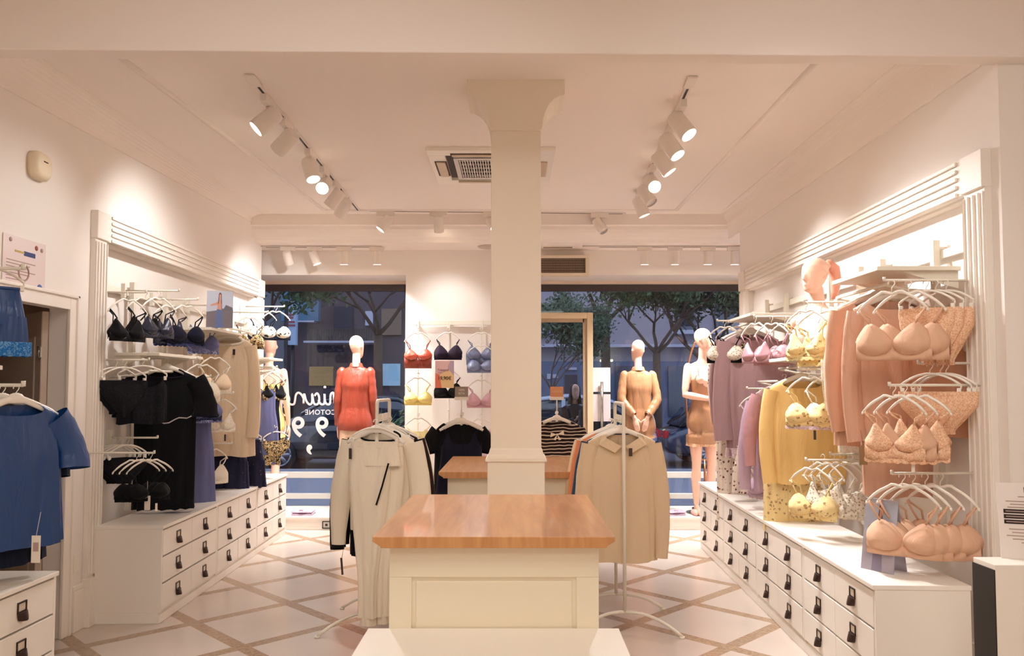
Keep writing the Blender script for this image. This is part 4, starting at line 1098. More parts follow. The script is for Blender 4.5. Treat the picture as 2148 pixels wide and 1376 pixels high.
# ================================================================ FABRICS
BLK = cloth('black_fabric', (10, 9, 13)); NAVY = cloth('navy_fabric', (16, 17, 36)); NAVYS = cloth('navy_satin', (16, 20, 48), sat=True)
BLKL = cloth('black_lace', (9, 8, 12), kind='lace', c2=(28, 27, 38), scale=130, thr=.55)
NAVL = cloth('navy_lace', (26, 30, 62), kind='lace', c2=(70, 78, 120), scale=110, thr=.56)
PERI = cloth('periwinkle', (104, 108, 150)); PERL = cloth('periwinkle_lace', (84, 92, 146), kind='lace', c2=(150, 156, 196), scale=95, thr=.52)
CREAM = cloth('cream_fabric', (238, 216, 186)); IVO = cloth('ivory_fabric', (244, 234, 216)); IVOL = cloth('ivory_lace', (232, 218, 196), kind='lace', c2=(250, 244, 232), scale=110, thr=.48)
BEI = cloth('beige_knit', (214, 191, 160)); RUST = cloth('rust_satin', (142, 56, 38), sat=True); CORAL = cloth('coral_fabric', (214, 92, 70), sat=True)
YEL = cloth('yellow_satin', (240, 218, 130), sat=True); YELK = cloth('yellow_knit', (238, 200, 132)); YELF = cloth('yellow_floral', (244, 220, 160), kind='floral', c2=(166, 134, 96), scale=34, thr=.76)
YELL = cloth('yellow_lace', (240, 222, 140), kind='lace', c2=(250, 240, 196), scale=100, thr=.5)
BLUEG = cloth('slate_blue_satin', (112, 122, 158), sat=True); MAU = cloth('mauve_satin', (186, 140, 150), sat=True); MAUK = cloth('mauve_jersey', (170, 138, 142)); LAV = cloth('lavender', (196, 170, 190)); LAVL = cloth('lavender_lace', (200, 172, 184), kind='lace', c2=(232, 214, 220), scale=100, thr=.5)
FLO = cloth('white_floral', (240, 228, 214), kind='floral', c2=(110, 56, 58), scale=30, thr=.75); WFLO = cloth('white_lace_floral', (246, 240, 226), kind='floral', c2=(176, 150, 124), scale=60, thr=.82)
PEA = cloth('peach_jersey', (208, 164, 138)); PEAS = cloth('peach_satin', (216, 170, 144), sat=True); NUD = cloth('nude_smooth', (222, 180, 152)); NUDL = cloth('nude_lace', (226, 174, 138), kind='lace', c2=(244, 208, 176), scale=100, thr=.5)
ORA = cloth('orange_satin', (226, 140, 92), sat=True); BLU = cloth('royal_blue', (18, 62, 132), sat=False); BLUS = cloth('royal_blue_satin', (18, 64, 124), sat=True); TEAL = cloth('petrol_blue', (36, 74, 112))
STR = cloth('striped_jersey', (40, 26, 26), kind='stripe', c2=(220, 204, 184), scale=33, thr=.72)
NAVF = cloth('navy_patterned', (38, 40, 66), kind='floral', c2=(156, 140, 130), scale=26, thr=.52)
GOLDL = cloth('gold_black_lace', (18, 16, 20), kind='lace', c2=(206, 178, 130), scale=60, thr=.5); BWL = cloth('black_white_print', (238, 228, 214), kind='floral', c2=(24, 20, 24), scale=22, thr=.80)
TAGW = mat('tag_white', (236, 226, 212), .6); TAGD = mat('tag_dark', (60, 44, 40), .6); TAGB = mat('tag_brown', (150, 118, 82), .6)
GL = 'dark bras on the upper left arms'
# ---------------- left wall
hb('tri', 270, 613, 5.18, 62, BLK, 'black triangle bra nearest the camera on the top left arm', group=GL, w=.28)
hb('tri', 306, 611, 5.5, 60, BLK, 'second black triangle bra along the top left row', group=GL, w=.28)
hb('tri', 334, 611, 5.5, 64, NAVYS, 'dark navy triangle bra in the middle of the top left row', group=GL, w=.28)
hb('bralette', 358, 628, 5.93, 52, NAVYS, 'navy satin bralette with lace edge on the top left row', scallop=NAVL, group=GL, longline=.02)
hb('padded', 392, 628, 5.93, 50, NAVY, 'rounded navy bra with lace edge at the far end of the dark row', scallop=NAVL, group=GL)
hb('padded', 428, 652, 6.45, 58, PERI, 'periwinkle lace bra hanging below the photo card', m2=PERL, group='periwinkle lace bras', scallop=PERL)
hb('full', 424, 752, 5.85, 40, IVO, 'cream bra between the black robe and the cream robe', m2=IVOL, group='cream bras on the left wall', sc=.95)
hb('full', 451, 738, 6.3, 45, CREAM, 'cream bra hanging before the cream robe collar', m2=IVOL, group='cream bras on the left wall', sc=.95, tagc=TAGD)
hb('padded', 402, 786, 6.1, 55, PERI, 'blue lace bra with dark straps right of the black robe', m2=NAVL, scallop=PERL, group='periwinkle lace bras')
hb('padded', 432, 790, 6.1, 55, PERI, 'second blue lace bra with dark straps beside the black robe', m2=NAVL, scallop=PERL, group='periwinkle lace bras')
hb('bralette', 462, 826, 6.6, 35, IVOL, 'sheer white bralette hanging in front of the cream robe', group='cream bras on the left wall', tagc=TAGD)
hb('full', 446, 930, 6.7, 50, IVO, 'white bra hanging low beside the cream robe above the chest', m2=IVOL, group='cream bras on the left wall')
hb('padded', 524, 655, 7.3, 42, GOLDL, 'dark bra with gold lace near the far end of the left wall', m2=GOLDL, group='gold lace lingerie at the window end')
hb('padded', 552, 643, 7.95, 35, BWL, 'black and white printed bra behind the gold lace bra', m2=NAVY, group='gold lace lingerie at the window end')
hb('padded', 579, 643, 7.95, 25, BWL, 'black and white printed bra nearest the left window', m2=NAVY, group='gold lace lingerie at the window end')
GB = 'black briefs low on the left wall'
hbrief(243, 755, 5.2, 55, BLKL, 'black lace briefs at the near end beside the black robe', L=.22, w=.30, lace=BLKL, group=GB)
hbrief(262, 755, 5.2, 50, BLKL, 'second pair of black lace briefs beside the black robe', L=.24, w=.30, lace=BLKL, group=GB)
q, yw, _ = H('clip', .30, 300, 752, 5.3, 30, 'black lace camisole'); top(q, yw, BLKL, 'black lace camisole hanging left of the black robe', name='camisole', W=.30, L=.30, hem=.15, sl=0, neck=.12, zt=-.135, group='black nightwear', seed=3)
htop(350, 752, 5.62, 12, BLK, 'long black short-sleeved robe with white piping on the left wall', name='robe', cat='robe', W=.42, L=.97, hem=.20, sl=.27, swide=.075, cuffr=.09, spread=.04, group='black nightwear', trim=NAVY, seed=5, fold=.02, hemtrim=BLKL)
q = P(350, 752, Y=5.62)
tt = thing('robe_belt', 'thin white piped belt tied across the black robe', 'belt', (q.x, q.y, q.z))
MB().tube([(-.22 + .44 * i / 14, -.082 - .01 * sin(i), -.40 - .05 * sin(pi * i / 14) + .012 * sin(i * 1.3)) for i in range(15)], .0042, 6).build('cord', mat('cord', (200, 196, 196), .6), tt)
hslip(404, 790, 6.15, 20, PERI, 'long periwinkle slip with lace hem behind the black robe', L=1.0, hb=.14, hem=.19, hemlace=PERL, lacem=PERL, seed=4, w=.3)
for i, (px, py) in enumerate(((236, 918), (246, 918), (257, 918), (268, 918))):
    hbrief(px, py, 5.35 - .0 * i, 52, [BLK, BLK, NAVY, BLKL][i], 'black briefs on the low near arm, %s hanger from the wall' % ['first', 'second', 'third', 'fourth'][i], w=.27, L=.17, group=GB, seed=i % 2)
for i, (px, py) in enumerate(((287, 950), (301, 950), (316, 950))):
    hb('balcony', px, py, 5.0, 40, BLK, 'black bra on the lowest near left arm, %s from the wall' % ['first', 'second', 'third'][i], group='black bras on the lowest left arm', sc=.9, w=.3, tagc=TAGW if i == 2 else None)
o = thing('lingerie_tag', 'white price tag hanging under the lowest black bras', 'tag', P(309, 1050, Y=4.98)); MB().box(-.018, .018, 0, .002, -.06, .03).build('card', TAGW, o); MB().tube([(0, .001, .03), (-.01, .02, .12)], .001, 5).build('string', TAGW, o)
htop(483, 690, 6.85, -4, CREAM, 'long cream robe hanging on the upper left rail', name='robe', cat='robe', W=.40, L=1.02, hem=.235, sl=.80, swide=.06, cuffr=.06, spread=.0, group='cream robes', seed=8, fold=.016, tagm=TAGD, collar=IVO)
htop(470, 690, 7.05, -4, IVO, 'second cream robe just behind the front cream robe', name='robe', cat='robe', W=.40, L=.98, hem=.22, sl=.7, swide=.06, cuffr=.05, group='cream robes', seed=9)
q, yw, _ = H('clip', .3, 478, 860, 7.0, 0, 'navy patterned shorts left pair'); shorts(q + Vector((0, 0, -.14)), yw, NAVF, 'navy patterned shorts under the cream robe, left pair', w=.34, L=.42, seed=2); _.location.z -= .14
q, yw, _ = H('clip', .3, 515, 860, 7.2, 0, 'navy patterned shorts right pair'); shorts(q + Vector((0, 0, -.14)), yw, NAVF, 'navy patterned shorts under the cream robe, right pair', w=.34, L=.42, seed=6); _.location.z -= .14
hslip(548, 772, 7.75, 8, PERI, 'slate blue slip dress with lace hem by the left window', L=.78, hb=.13, hem=.19, hemlace=GOLDL, lacem=GOLDL, seed=11, w=.3)
hslip(562, 772, 7.82, 12, NAVY, 'navy slip dress right of the slate blue slip', L=.66, hb=.12, hem=.13, seed=12, w=.3)
hb('tri', 577, 770, 7.8, 50, BLK, 'black bra with gold straps behind the navy slip', m2=GOLDL, group='gold lace lingerie at the window end')
hbrief(580, 895, 7.75, 30, GOLDL, 'gold and black lace briefs hanging by the left window', lace=GOLDL, w=.26, L=.2)
# photo card left
def photo(label, loc, yaw, w_, h_, tilt, seed):
    t = thing('photo_card', label, 'photo card', loc, yaw, None); M_ = Matrix.Rotation(radians(tilt), 4, 'X')
    MB().box(-w_, w_, 0, .004, 0, h_, M=M_).build('card', mat('photo_sky', (176, 180, 196), .4), t)
    def patch(poly, c, nm, y=-.0012):
        m = MB(); vs = [M_ @ Vector((x * w_, y, z * h_)) for x, z in poly]; m.add(vs, [tuple(range(len(vs)))]); m.build(nm, c, t)
    patch([(-1, 0), (1, 0), (1, .48), (.2, .52), (-.3, .46), (-1, .42)], mat('photo_sea', (96, 84, 92), .5) if seed == 1 else mat('photo_pale', (168, 160, 172), .5), 'photo_ground')
    patch([(.3, .52), (.45, .62), (.95, .55), (1, .48), (.2, .45)], mat('photo_rock', (86, 78, 88), .5), 'photo_hill', -.0014)
    skin = mat('photo_skin', (190, 130, 104), .5); hair = mat('photo_hair', (84, 54, 46), .5); dress = mat('photo_dress', (70, 84, 128), .5) if seed == 1 else mat('photo_dress_pale', (130, 120, 140), .5)
    patch([(-.35, 0), (.3, 0), (.22, .35), (.15, .62), (-.12, .64), (-.3, .35)], dress, 'photo_dress', -.0016)
    patch([(-.2, .5), (.12, .48), (.1, .74), (-.02, .8), (-.16, .74)], skin, 'photo_torso', -.0018)
    patch([(-.16, .62), (-.1, .92), (.0, .96), (.1, .92), (.16, .6), (.08, .66), (.06, .84), (-.06, .84), (-.08, .66)], hair, 'photo_hair', -.0020)
    patch([(-.06, .78), (.05, .78), (.07, .87), (0, .92), (-.07, .87)], skin, 'photo_face', -.0021)
    patch([(-.12, .7), (-.7, .62), (-.72, .58), (-.12, .62)], skin, 'photo_arm', -.0019)
    return t
photo('tilted photo card with a seaside figure on the upper left shelf', Vector((P(461, 690, Y=6.28).x, 6.27, 1.9855)), radians(18), .10, .31, -12, 1)
tc_ = photo('glossy photo card standing on the near right chest', Vector((1.745, 3.84, .6205)), radians(-58), .085, .34, -9, 2)
MB().box(-.085, .085, .0, .003, 0, .345, M=Matrix.Translation(Vector((0, .11, 0))) @ Matrix.Rotation(radians(10), 4, 'X')).build('back_leaf', mat('photo_back', (176, 170, 180), .5), tc_)
# ---------------- left near blue clothes
htop(34, 808, 3.62, 62, BLUS, 'royal blue short-sleeved satin top at the left edge', W=.40, L=.66, hem=.24, sl=.26, swide=.075, cuffr=.075, spread=.05, group='blue clothes at the left edge', seed=21, fold=.02)
htop(6, 808, 3.62, 66, cloth('deep_navy', (14, 22, 44)), 'dark navy garment hanging left of the royal blue top', W=.40, L=.74, hem=.23, sl=.3, swide=.075, cuffr=.07, group='blue clothes at the left edge', seed=22, fold=.02)
q, yw, _ = H('clip', .24, -14, 563, 3.5, 42, 'royal blue satin shorts'); shorts(q + Vector((0, 0, .05)), yw, BLUS, 'royal blue satin shorts with lace hem at the upper left edge', w=.24, L=.30, seed=4, hemm=cloth('blue_lace', (40, 110, 180), kind='lace', c2=(110, 160, 210), scale=80, thr=.55)); _.location.z += .05
tt = thing('price_tag', 'white price tag hanging below the blue top at the left edge', 'tag', P(75, 1152, Y=3.55)); MB().box(-.02, .02, 0, .002, -.06, .06).build('card', TAGW, tt); MB().box(-.012, .012, -.001, 0, -.01, .03).build('print', INKG, tt); MB().tube([(0, .001, .06), (.0, .03, .16)], .001, 5).build('string', TAGW, tt)
# ---------------- centre wall
GC = 'bras on the centre wall'
hb('balcony', 877, 688, 8.44, 0, CORAL, 'rust red longline bra at the top left of the centre wall', m2=RUST, group=GC, w=.26, longline=.07, sc=1.08)
hb('padded', 877, 783, 8.44, 0, YEL, 'yellow satin bra below the rust red bra', group=GC, w=.27)
hslip(877, 868, 8.44, 0, YELL, 'short yellow lace camisole below the yellow bra', name='camisole', cat='camisole', L=.22, hb=.13, hem=.13, w=.28, vd=.03, back=.03, seed=3, hemlace=YELL)
hb('bralette', 880, 985, 8.42, 6, LAV, 'lavender bralette lowest on the left column of the centre wall', group=GC, w=.24, sc=.8)
hb('full', 940, 688, 8.44, 0, cloth('aubergine', (44, 30, 50)), 'black full cup bra at the top of the middle column', group=GC, w=.26)
hb('full', 940, 768, 8.44, 0, BLK, 'black bra below the price sign on the centre wall', group=GC, w=.27)
hb('full', 1009, 688, 8.44, 0, BLUEG, 'slate blue satin bra left of the pillar on the top row', group=GC, w=.28, sc=1.06, longline=.03)
hb('padded', 1009, 715, 8.40, 0, BLUEG, 'slate blue padded bra hanging before the slate blue satin bra', group=GC, w=.28)
hb('full', 1009, 788, 8.44, 0, MAU, 'mauve satin bra left of the pillar on the centre wall', group=GC, w=.28)
hslip(1009, 870, 8.44, 0, LAVL, 'mauve lace camisole left of the pillar below the mauve bra', name='camisole', cat='camisole', L=.34, hb=.13, hem=.14, w=.28, seed=8, lacem=MAU)
# stand garments in the middle
q = P(968, 868, Y=6.88); h_ = hanger('suit', .38, q, 0, 'white wide hanger holding the navy V-neck dress')
slip(q, 0, NAVY, 'navy V-neck dress on the stand behind the rear counter', w=.34, L=.86, hb=.165, hem=.25, vd=.10, seed=14)
q = P(962, 868, Y=6.95); hanger('suit', .40, q, radians(6), 'white wide hanger holding the black short-sleeved dress'); top(q, radians(6), BLK, 'black short-sleeved dress behind the navy V-neck dress', name='dress', cat='dress', W=.40, L=.85, hem=.22, sl=.2, swide=.07, cuffr=.08, group='clothes on the pole stands', seed=2, neck=.13, dip=.02)
q = P(970, 868, Y=7.02); hanger('suit', .40, q, 0, 'white wide hanger holding the orange slip'); slip(q, 0, ORA, 'orange slip glimpsed behind the navy V-neck dress', w=.38, L=.7, hb=.17, hem=.18, vd=.07, seed=15)
q = P(1168, 862, Y=6.88); hanger('suit', .40, q, 0, 'white wide hanger holding the striped top'); tp = top(q, 0, STR, 'black and cream striped top with bow on the stand', W=.42, L=.62, hem=.17, sl=.58, swide=.055, cuffr=.045, spread=.01, group='clothes on the pole stands', seed=4, neck=.10, dip=.05, fold=.01)
m = MB()
for s in (-1, 1): m.add([(.0, -.062, -.20), (s * .055, -.066, -.175 + .01 * s), (s * .06, -.066, -.215 + .01 * s)], [(0, 1, 2)]); m.add([(.0, -.063, -.20), (s * .012, -.066, -.25), (s * .035, -.066, -.245)], [(0, 1, 2)])
m.tube([(0, -.066, -.193), (0, -.066, -.208)], .008, 8); m.build('bow', IVO, tp)
# ---------------- left floor stand
def sp(n0, n1, t): return Vector((n0[0] + (n1[0] - n0[0]) * t, n0[1] + (n1[1] - n0[1]) * t, 0))
GSL = 'clothes on the left floor stand'
for t_, z_, m_, lab, kw in ((.22, 1.31, IVO, 'ivory sweatshirt with black trim behind the white joggers', dict(W=.43, L=.62, hem=.20, sl=.66, swide=.075, cuffr=.045, spread=.03, trim=BLK, seed=31)),
                            (.52, 1.31, BLK, 'black sweatshirt third on the left floor stand', dict(W=.43, L=.80, hem=.20, sl=.70, swide=.07, cuffr=.045, spread=.04, seed=32)),
                            (.72, 1.31, cloth('brown_black', (44, 26, 24)), 'dark brown top at the back of the left floor stand', dict(W=.42, L=.72, hem=.20, sl=.68, swide=.065, cuffr=.045, spread=.045, seed=33)),
                            (.90, 1.31, IVO, 'ivory top last on the left floor stand', dict(W=.40, L=.6, hem=.2, sl=.55, seed=34))):
    p = sp(SL0, SL1, t_); p.z = z_; yw = radians(-14 + 22 * t_); p.x += .012 * sin(t_ * 9)
    hanger('suit', kw['W'] * .97, p, yw, 'white wide hanger holding the %s' % lab, 'hangers on the left floor stand'); top(p, yw, m_, lab, group=GSL, **kw)
p = sp(SL0, SL1, .02); p.z = 1.31; p.y -= .05; yw = radians(-10)
hanger('suit', .37, p, yw, 'white wide hanger at the very front of the left floor stand', 'hangers on the left floor stand')
hanger('clip', .30, p + Vector((0, -.02, 0)), yw, 'white clip hanger holding the white joggers', 'hangers on the left floor stand')
trousers(p + Vector((0, -.035, 0)), yw, IVO, 'white joggers with a black pocket stripe at the stand front', tagm=TAGD, w=.37, L=1.10, seed=7, trim=BLK, taper=.62, wide=.42)
for i in range(4):
    pp = sp(SL0, SL1, .38 + .12 * i); pp.z = 1.31; hanger('clip', .32, pp, radians(-25 + 14 * i), 'white clip hanger, %s in the fan behind the ivory sweatshirt' % ('first', 'second', 'third', 'fourth')[i], 'hangers on the left floor stand')
tt = thing('garment_tag', 'black tag hanging below the ivory sweatshirt sleeve', 'tag', P(717, 1188, Y=4.75)); MB().box(-.006, .006, 0, .003, -.05, .05, M=Matrix.Rotation(radians(-5), 4, 'Y')).build('card', TAGD, tt); MB().tube([(0, .001, .05), (.01, .0, .12)], .0012, 5).build('string', TAGD, tt)
# ---------------- right floor stand
GSR = 'clothes on the right floor stand'
for t_, m_, lab, kw, dx in ((.02, BEI, 'beige collared knit sweater at the front of the right floor stand', dict(W=.43, L=.80, hem=.215, sl=.72, swide=.06, cuffr=.04, spread=.005, seed=41, dip=.07, neck=.10, flaps=True, fold=.012, tagm=TAGD, tags=(.03, -.09)), 0),
                            (.46, TEAL, 'petrol blue top behind the beige sweater', dict(W=.42, L=.74, hem=.205, sl=.70, swide=.06, cuffr=.04, seed=42, dip=.08), .0),
                            (.62, ORA, 'orange top third on the right floor stand', dict(W=.41, L=.72, hem=.2, sl=.68, seed=43, dip=.05, spread=.02), -.07),
                            (.77, cloth('cream_satin', (238, 216, 180), sat=True), 'cream satin top behind the orange top', dict(W=.41, L=.72, hem=.2, sl=.66, seed=44), -.085),
                            (.92, IVO, 'ivory top last on the right floor stand', dict(W=.40, L=.6, hem=.2, sl=.55, seed=45), -.06)):
    p = sp(SR0, SR1, t_); p.z = 1.30; p.x += dx * .5; yw = radians(3 - 12 * t_)
    if t_ < .1: p.y += .085
    hanger('suit', kw['W'] * .97, p, yw, 'white wide hanger holding the %s' % lab, 'hangers on the right floor stand'); top(p, yw, m_, lab, group=GSR, **kw)
# ---------------- right wall, far part
GR = 'bras on the right wall'
hb('padded', 1520, 673, 6.35, -28, WFLO, 'white bra with black straps at the window end of the right wall', m2=BLK, group=GR, w=.27)
hb('bralette', 1537, 673, 6.35, -30, GOLDL, 'dark strapped bra second at the window end of the right wall', m2=BLK, group=GR)
htop(1552, 682, 6.75, 6, FLO, 'white floral pyjama top behind the mauve robe', W=.40, L=.62, hem=.2, sl=.55, seed=51, group='floral nightwear')
q = P(1545, 860, Y=6.7); hanger('clip', .3, q, 0, 'white clip hanger holding the floral pyjama trousers'); trousers(q, 0, FLO, 'white floral pyjama trousers under the mauve robe', w=.36, L=.78, cuff=0, taper=.1, seed=5)
q = P(1588, 900, Y=6.2); hanger('clip', .28, q, 0, 'white clip hanger holding the red floral shorts'); shorts(q, 0, FLO, 'white floral shorts with red blossoms below the mauve robe', w=.36, L=.36, seed=9)
htop(1575, 678, 6.33, -4, MAUK, 'long mauve robe with lace hem on the upper right rail', name='robe', cat='robe', W=.42, L=.98, hem=.20, sl=.80, swide=.075, cuffr=.075, spread=.0, group='mauve robes', seed=52, hemtrim=LAVL, fold=.018)
htop(1566, 678, 6.55, -4, MAUK, 'second mauve robe just behind the front mauve robe', name='robe', cat='robe', W=.42, L=.85, hem=.2, sl=.7, swide=.07, group='mauve robes', seed=53)
hb('tri', 1584, 664, 5.5, -62, MAU, 'mauve triangle bra before the mauve robe', group=GR)
hb('padded', 1618, 664, 5.5, -50, MAU, 'mauve padded bra right of the mauve robe', group=GR)
hb('padded', 1646, 664, 5.5, -55, MAU, 'mauve padded bra nearest the bust mannequin', group=GR)
hb('tri', 1590, 815, 5.9, -35, LAVL, 'lavender lace bralette with deep V left of the yellow sweater', m2=LAVL, group=GR, longline=.05, w=.28)
htop(1632, 800, 5.75, -3, LAV, 'lavender knit top behind the yellow sweater', W=.40, L=.72, hem=.18, sl=.64, seed=55, group='tops on the right rail')
htop(1645, 785, 5.55, -3, MAU, 'pink satin top between the lavender and yellow tops', W=.40, L=.55, hem=.18, sl=.5, seed=56, group='tops on the right rail')
htop(1680, 770, 5.2, -6, YELK, 'yellow knit sweater on the lower right rail', W=.41, L=.68, hem=.20, sl=.62, swide=.055, cuffr=.045, spread=-.01, seed=57, group='tops on the right rail', fold=.010)
q = P(1660, 905, Y=5.3); hanger('clip', .3, q, 0, 'white clip hanger holding the yellow floral trousers'); trousers(q + Vector((0, 0, 0)), 0, YELF, 'yellow floral trousers under the yellow sweater', w=.38, L=.52, cuff=0, taper=.05, seed=12)
hb('padded', 1604, 945, 5.8, -50, LAV, 'lavender bra with lace band low beside the yellow sweater', group=GR, scallop=LAVL)
# bras around the bust
hb('tri', 1690, 634, 4.62, -50, YELF, 'yellow floral triangle bra before the bust mannequin, left one', group=GR, w=.27, scallop=YELL)
hb('tri', 1722, 634, 4.62, -42, YELF, 'yellow floral triangle bra before the bust mannequin, right one', group=GR, w=.28, scallop=YELL, sc=1.1)
hb('padded', 1697, 775, 4.7, -40, YELF, 'yellow floral padded bra in front of the yellow sweater', group=GR, scallop=LAVL, tagc=TAGD)
hb('padded', 1733, 775, 4.7, -50, WFLO, 'white floral padded bra beside the yellow floral padded bra', group=GR, scallop=LAVL)
hb('padded', 1702, 965, 4.62, -48, YELF, 'yellow floral bra low above the right chests', group=GR)
for i, (px, st, mm, yy) in enumerate(((1726, 'bralette', WFLO, -60), (1746, 'balcony', WFLO, -48), (1766, 'padded', WFLO, -40), (1784, 'bralette', IVOL, -52))):
    hb(st, px, 953, 4.66, yy, mm, ['sheer white lace bra in the low cluster above the right chests', 'white floral balcony bra in the low cluster on the right', 'white floral padded bra at the front of the low cluster', 'ivory lace bra at the right of the low cluster'][i], group=GR, sc=1.05, scallop=IVOL)
# ---------------- peach section
htop(1832, 596, 4.6, -2, IVOL, 'white lace robe at the back of the peach rail', name='robe', cat='robe', W=.42, L=.90, hem=.22, sl=.6, swide=.07, seed=60, group='robes on the near right rail')
htop(1838, 596, 4.45, -2, cloth('pale_peach', (240, 206, 178)), 'pale peach robe behind the peach cardigan', name='robe', cat='robe', W=.42, L=.74, hem=.22, sl=.6, seed=61, group='robes on the near right rail')
htop(1840, 596, 4.28, -3, PEA, 'peach long-sleeved cardigan on the near right rail', name='cardigan', cat='cardigan', W=.44, L=.80, hem=.235, sl=.66, swide=.06, cuffr=.05, spread=-.02, seed=62, group='robes on the near right rail', fold=.02)
htop(1872, 594, 4.08, -4, PEAS, 'long peach robe nearest the camera on the right rail', name='robe', cat='robe', W=.40, L=1.02, hem=.17, sl=.68, swide=.055, cuffr=.05, spread=-.015, seed=63, group='robes on the near right rail', fold=.016, trim=None)
hslip(1965, 640, 3.95, -40, PEA, 'long peach slip behind the near bras by the fluted frame', L=.5, hb=.12, hem=.17, seed=64)
hb('full', 1870, 588, 3.76, -35, NUD, 'large nude padded bra at the near top arm on the right', group='nude bras near the camera', w=.27, sc=1.12)
hb('full', 1905, 588, 3.76, -32, NUD, 'second nude padded bra on the near top right arm', group='nude bras near the camera', w=.27, sc=1.12)
for i, (px, yy) in enumerate(((1942, -38), (1962, -45), (1984, -50))):
    q, yw, _ = H('clip', .24, px, 588, 3.76, yy, ['peach lace briefs, left of three', 'peach lace briefs, middle of three', 'peach lace briefs, right of three'][i])
    briefs(q, yw, NUDL, ['peach lace briefs on the near top right arm, left of three', 'peach lace briefs on the near top right arm, middle of three', 'peach lace briefs on the near top right arm, nearest the frame'][i], w=.24, L=.27, lace=NUDL, group='peach lace briefs', seed=i)
for i, (px, yy) in enumerate(((1950, -30), (1972, -40), (1984, -44))):
    hbrief(px, 762, 3.76, yy, NUDL, 'peach scalloped briefs on the middle near arm, %s from the post' % ['third', 'second', 'first'][i], w=.27, L=.20, lace=NUDL, group='peach lace briefs', seed=i)
for i, (px, yy, st) in enumerate(((1873, -38, 'tri'), (1897, -42, 'tri'), (1925, -40, 'bralette'))):
    hb(st, px, 808, 3.70, yy, NUDL if i != 1 else NUD, ['nude lace triangle bra at the front of the middle near arm', 'nude triangle bra second on the middle near arm', 'nude lace bralette third on the middle near arm'][i], group='nude bras near the camera', scallop=NUDL, longline=.02, w=.27, tagc=TAGW if i == 1 else None)
for i, (px, yy) in enumerate(((1892, -40), (1914, -44), (1940, -44), (1972, -48))):
    hb('padded', px, 993, 3.76, yy, NUD, 'smooth nude padded bra on the lowest near arm, %s from the left' % ['first', 'second', 'third', 'fourth'][i], group='nude bras near the camera', w=.28, sc=1.14)
tt = thing('garment_tag', 'brown rectangular tag hanging between the peach robes', 'tag', P(1811, 955, Y=4.0)); MB().box(-.020, .020, 0, .003, -.048, .048).build('card', TAGB, tt); MB().tube([(0, .001, .048), (.01, .05, .14)], .001, 5).build('string', TAGB, tt)
# ================================================================ MANNEQUINS AND PEOPLE
SKIN = mat('mannequin_skin', (236, 190, 168), 0.32, spec=0.5, coat=.15)
TORSO = [  # z, cx_y, rx, ry
    (1.455, .006, .046, .048), (1.435, .008, .062, .054), (1.42, .010, .105, .060), (1.40, .010, .150, .064), (1.37, .008, .168, .074), (1.32, .0, .160, .088),
    (1.25, -.010, .148, .106), (1.20, -.008, .138, .098), (1.12, .0, .118, .082), (1.06, .002, .112, .078), (.99, .006, .132, .090), (.92, .010, .158, .106), (.86, .012, .165, .112), (.81, .010, .158, .105), (.76, .008, .12, .08)]
def ell(cx, cy, z, rx, ry, n=24, p=1.0): return [Vector((cx + rx * cos(2 * pi * k / n), cy + ry * sin(2 * pi * k / n), z)) for k in range(n)]
def limb(m, pts, rs, n=14):
    pts = [Vector(p) for p in pts]
    # rounded ends
    a = (pts[0] - pts[1]).normalized() * rs[0]; b = (pts[-1] - pts[-2]).normalized() * rs[-1]
    P_ = [pts[0] + a * .95, pts[0] + a * .7] + pts + [pts[-1] + b * .7, pts[-1] + b * .95]
    R_ = [rs[0] * .3, rs[0] * .72] + list(rs) + [rs[-1] * .72, rs[-1] * .3]
    m.tube(P_, R_, n)
def smooth_path(a, b, c, ra, rb, rc, mid=1.0):
    a, b, c = Vector(a), Vector(b), Vector(c)
    pts = [a, a.lerp(b, .35), a.lerp(b, .8), b, b.lerp(c, .25), b.lerp(c, .65), c]
    rs = [ra, ra * .97, (rb + ra * .1) * .98, rb, rb * 1.04 * mid, (rb + rc) / 2 * mid, rc]
    return pts, rs
def hand(m, wrist, d, side, palmn, curl=.3, sc=1.0):
    """wrist point, direction d of the hand, palmn = normal of the palm"""
    w_ = Vector(wrist); d = Vector(d).normalized(); nrm = Vector(palmn); nrm = (nrm - d * nrm.dot(d)).normalized(); u = d.cross(nrm) * side
    m.tube([w_ - d * .02, w_ + d * .015, w_ + d * .05, w_ + d * .085], [.020 * sc, .027 * sc, .036 * sc, .033 * sc], 12, flat=.42, up=nrm)
    for i, (o, L) in enumerate(((.026, .070), (.009, .080), (-.009, .074), (-.026, .058))):
        b = w_ + d * .078 + u * o
        c1 = b + d * L * .42 + nrm * curl * .006; c2 = c1 + (d + nrm * curl * .8).normalized() * L * .33; c3 = c2 + (d + nrm * curl * 1.5).normalized() * L * .25
        m.tube([b - d * .015, b, c1, c2, c3], [.0085, .0085, .0082, .0075, .005], 8)
    b = w_ + d * .025 + u * .028
    m.tube([b - u * .012, b + u * .012 + d * .015, b + u * .026 + d * .04 + nrm * .008, b + u * .03 + d * .062 + nrm * .012], [.012, .0105, .009, .006], 8)
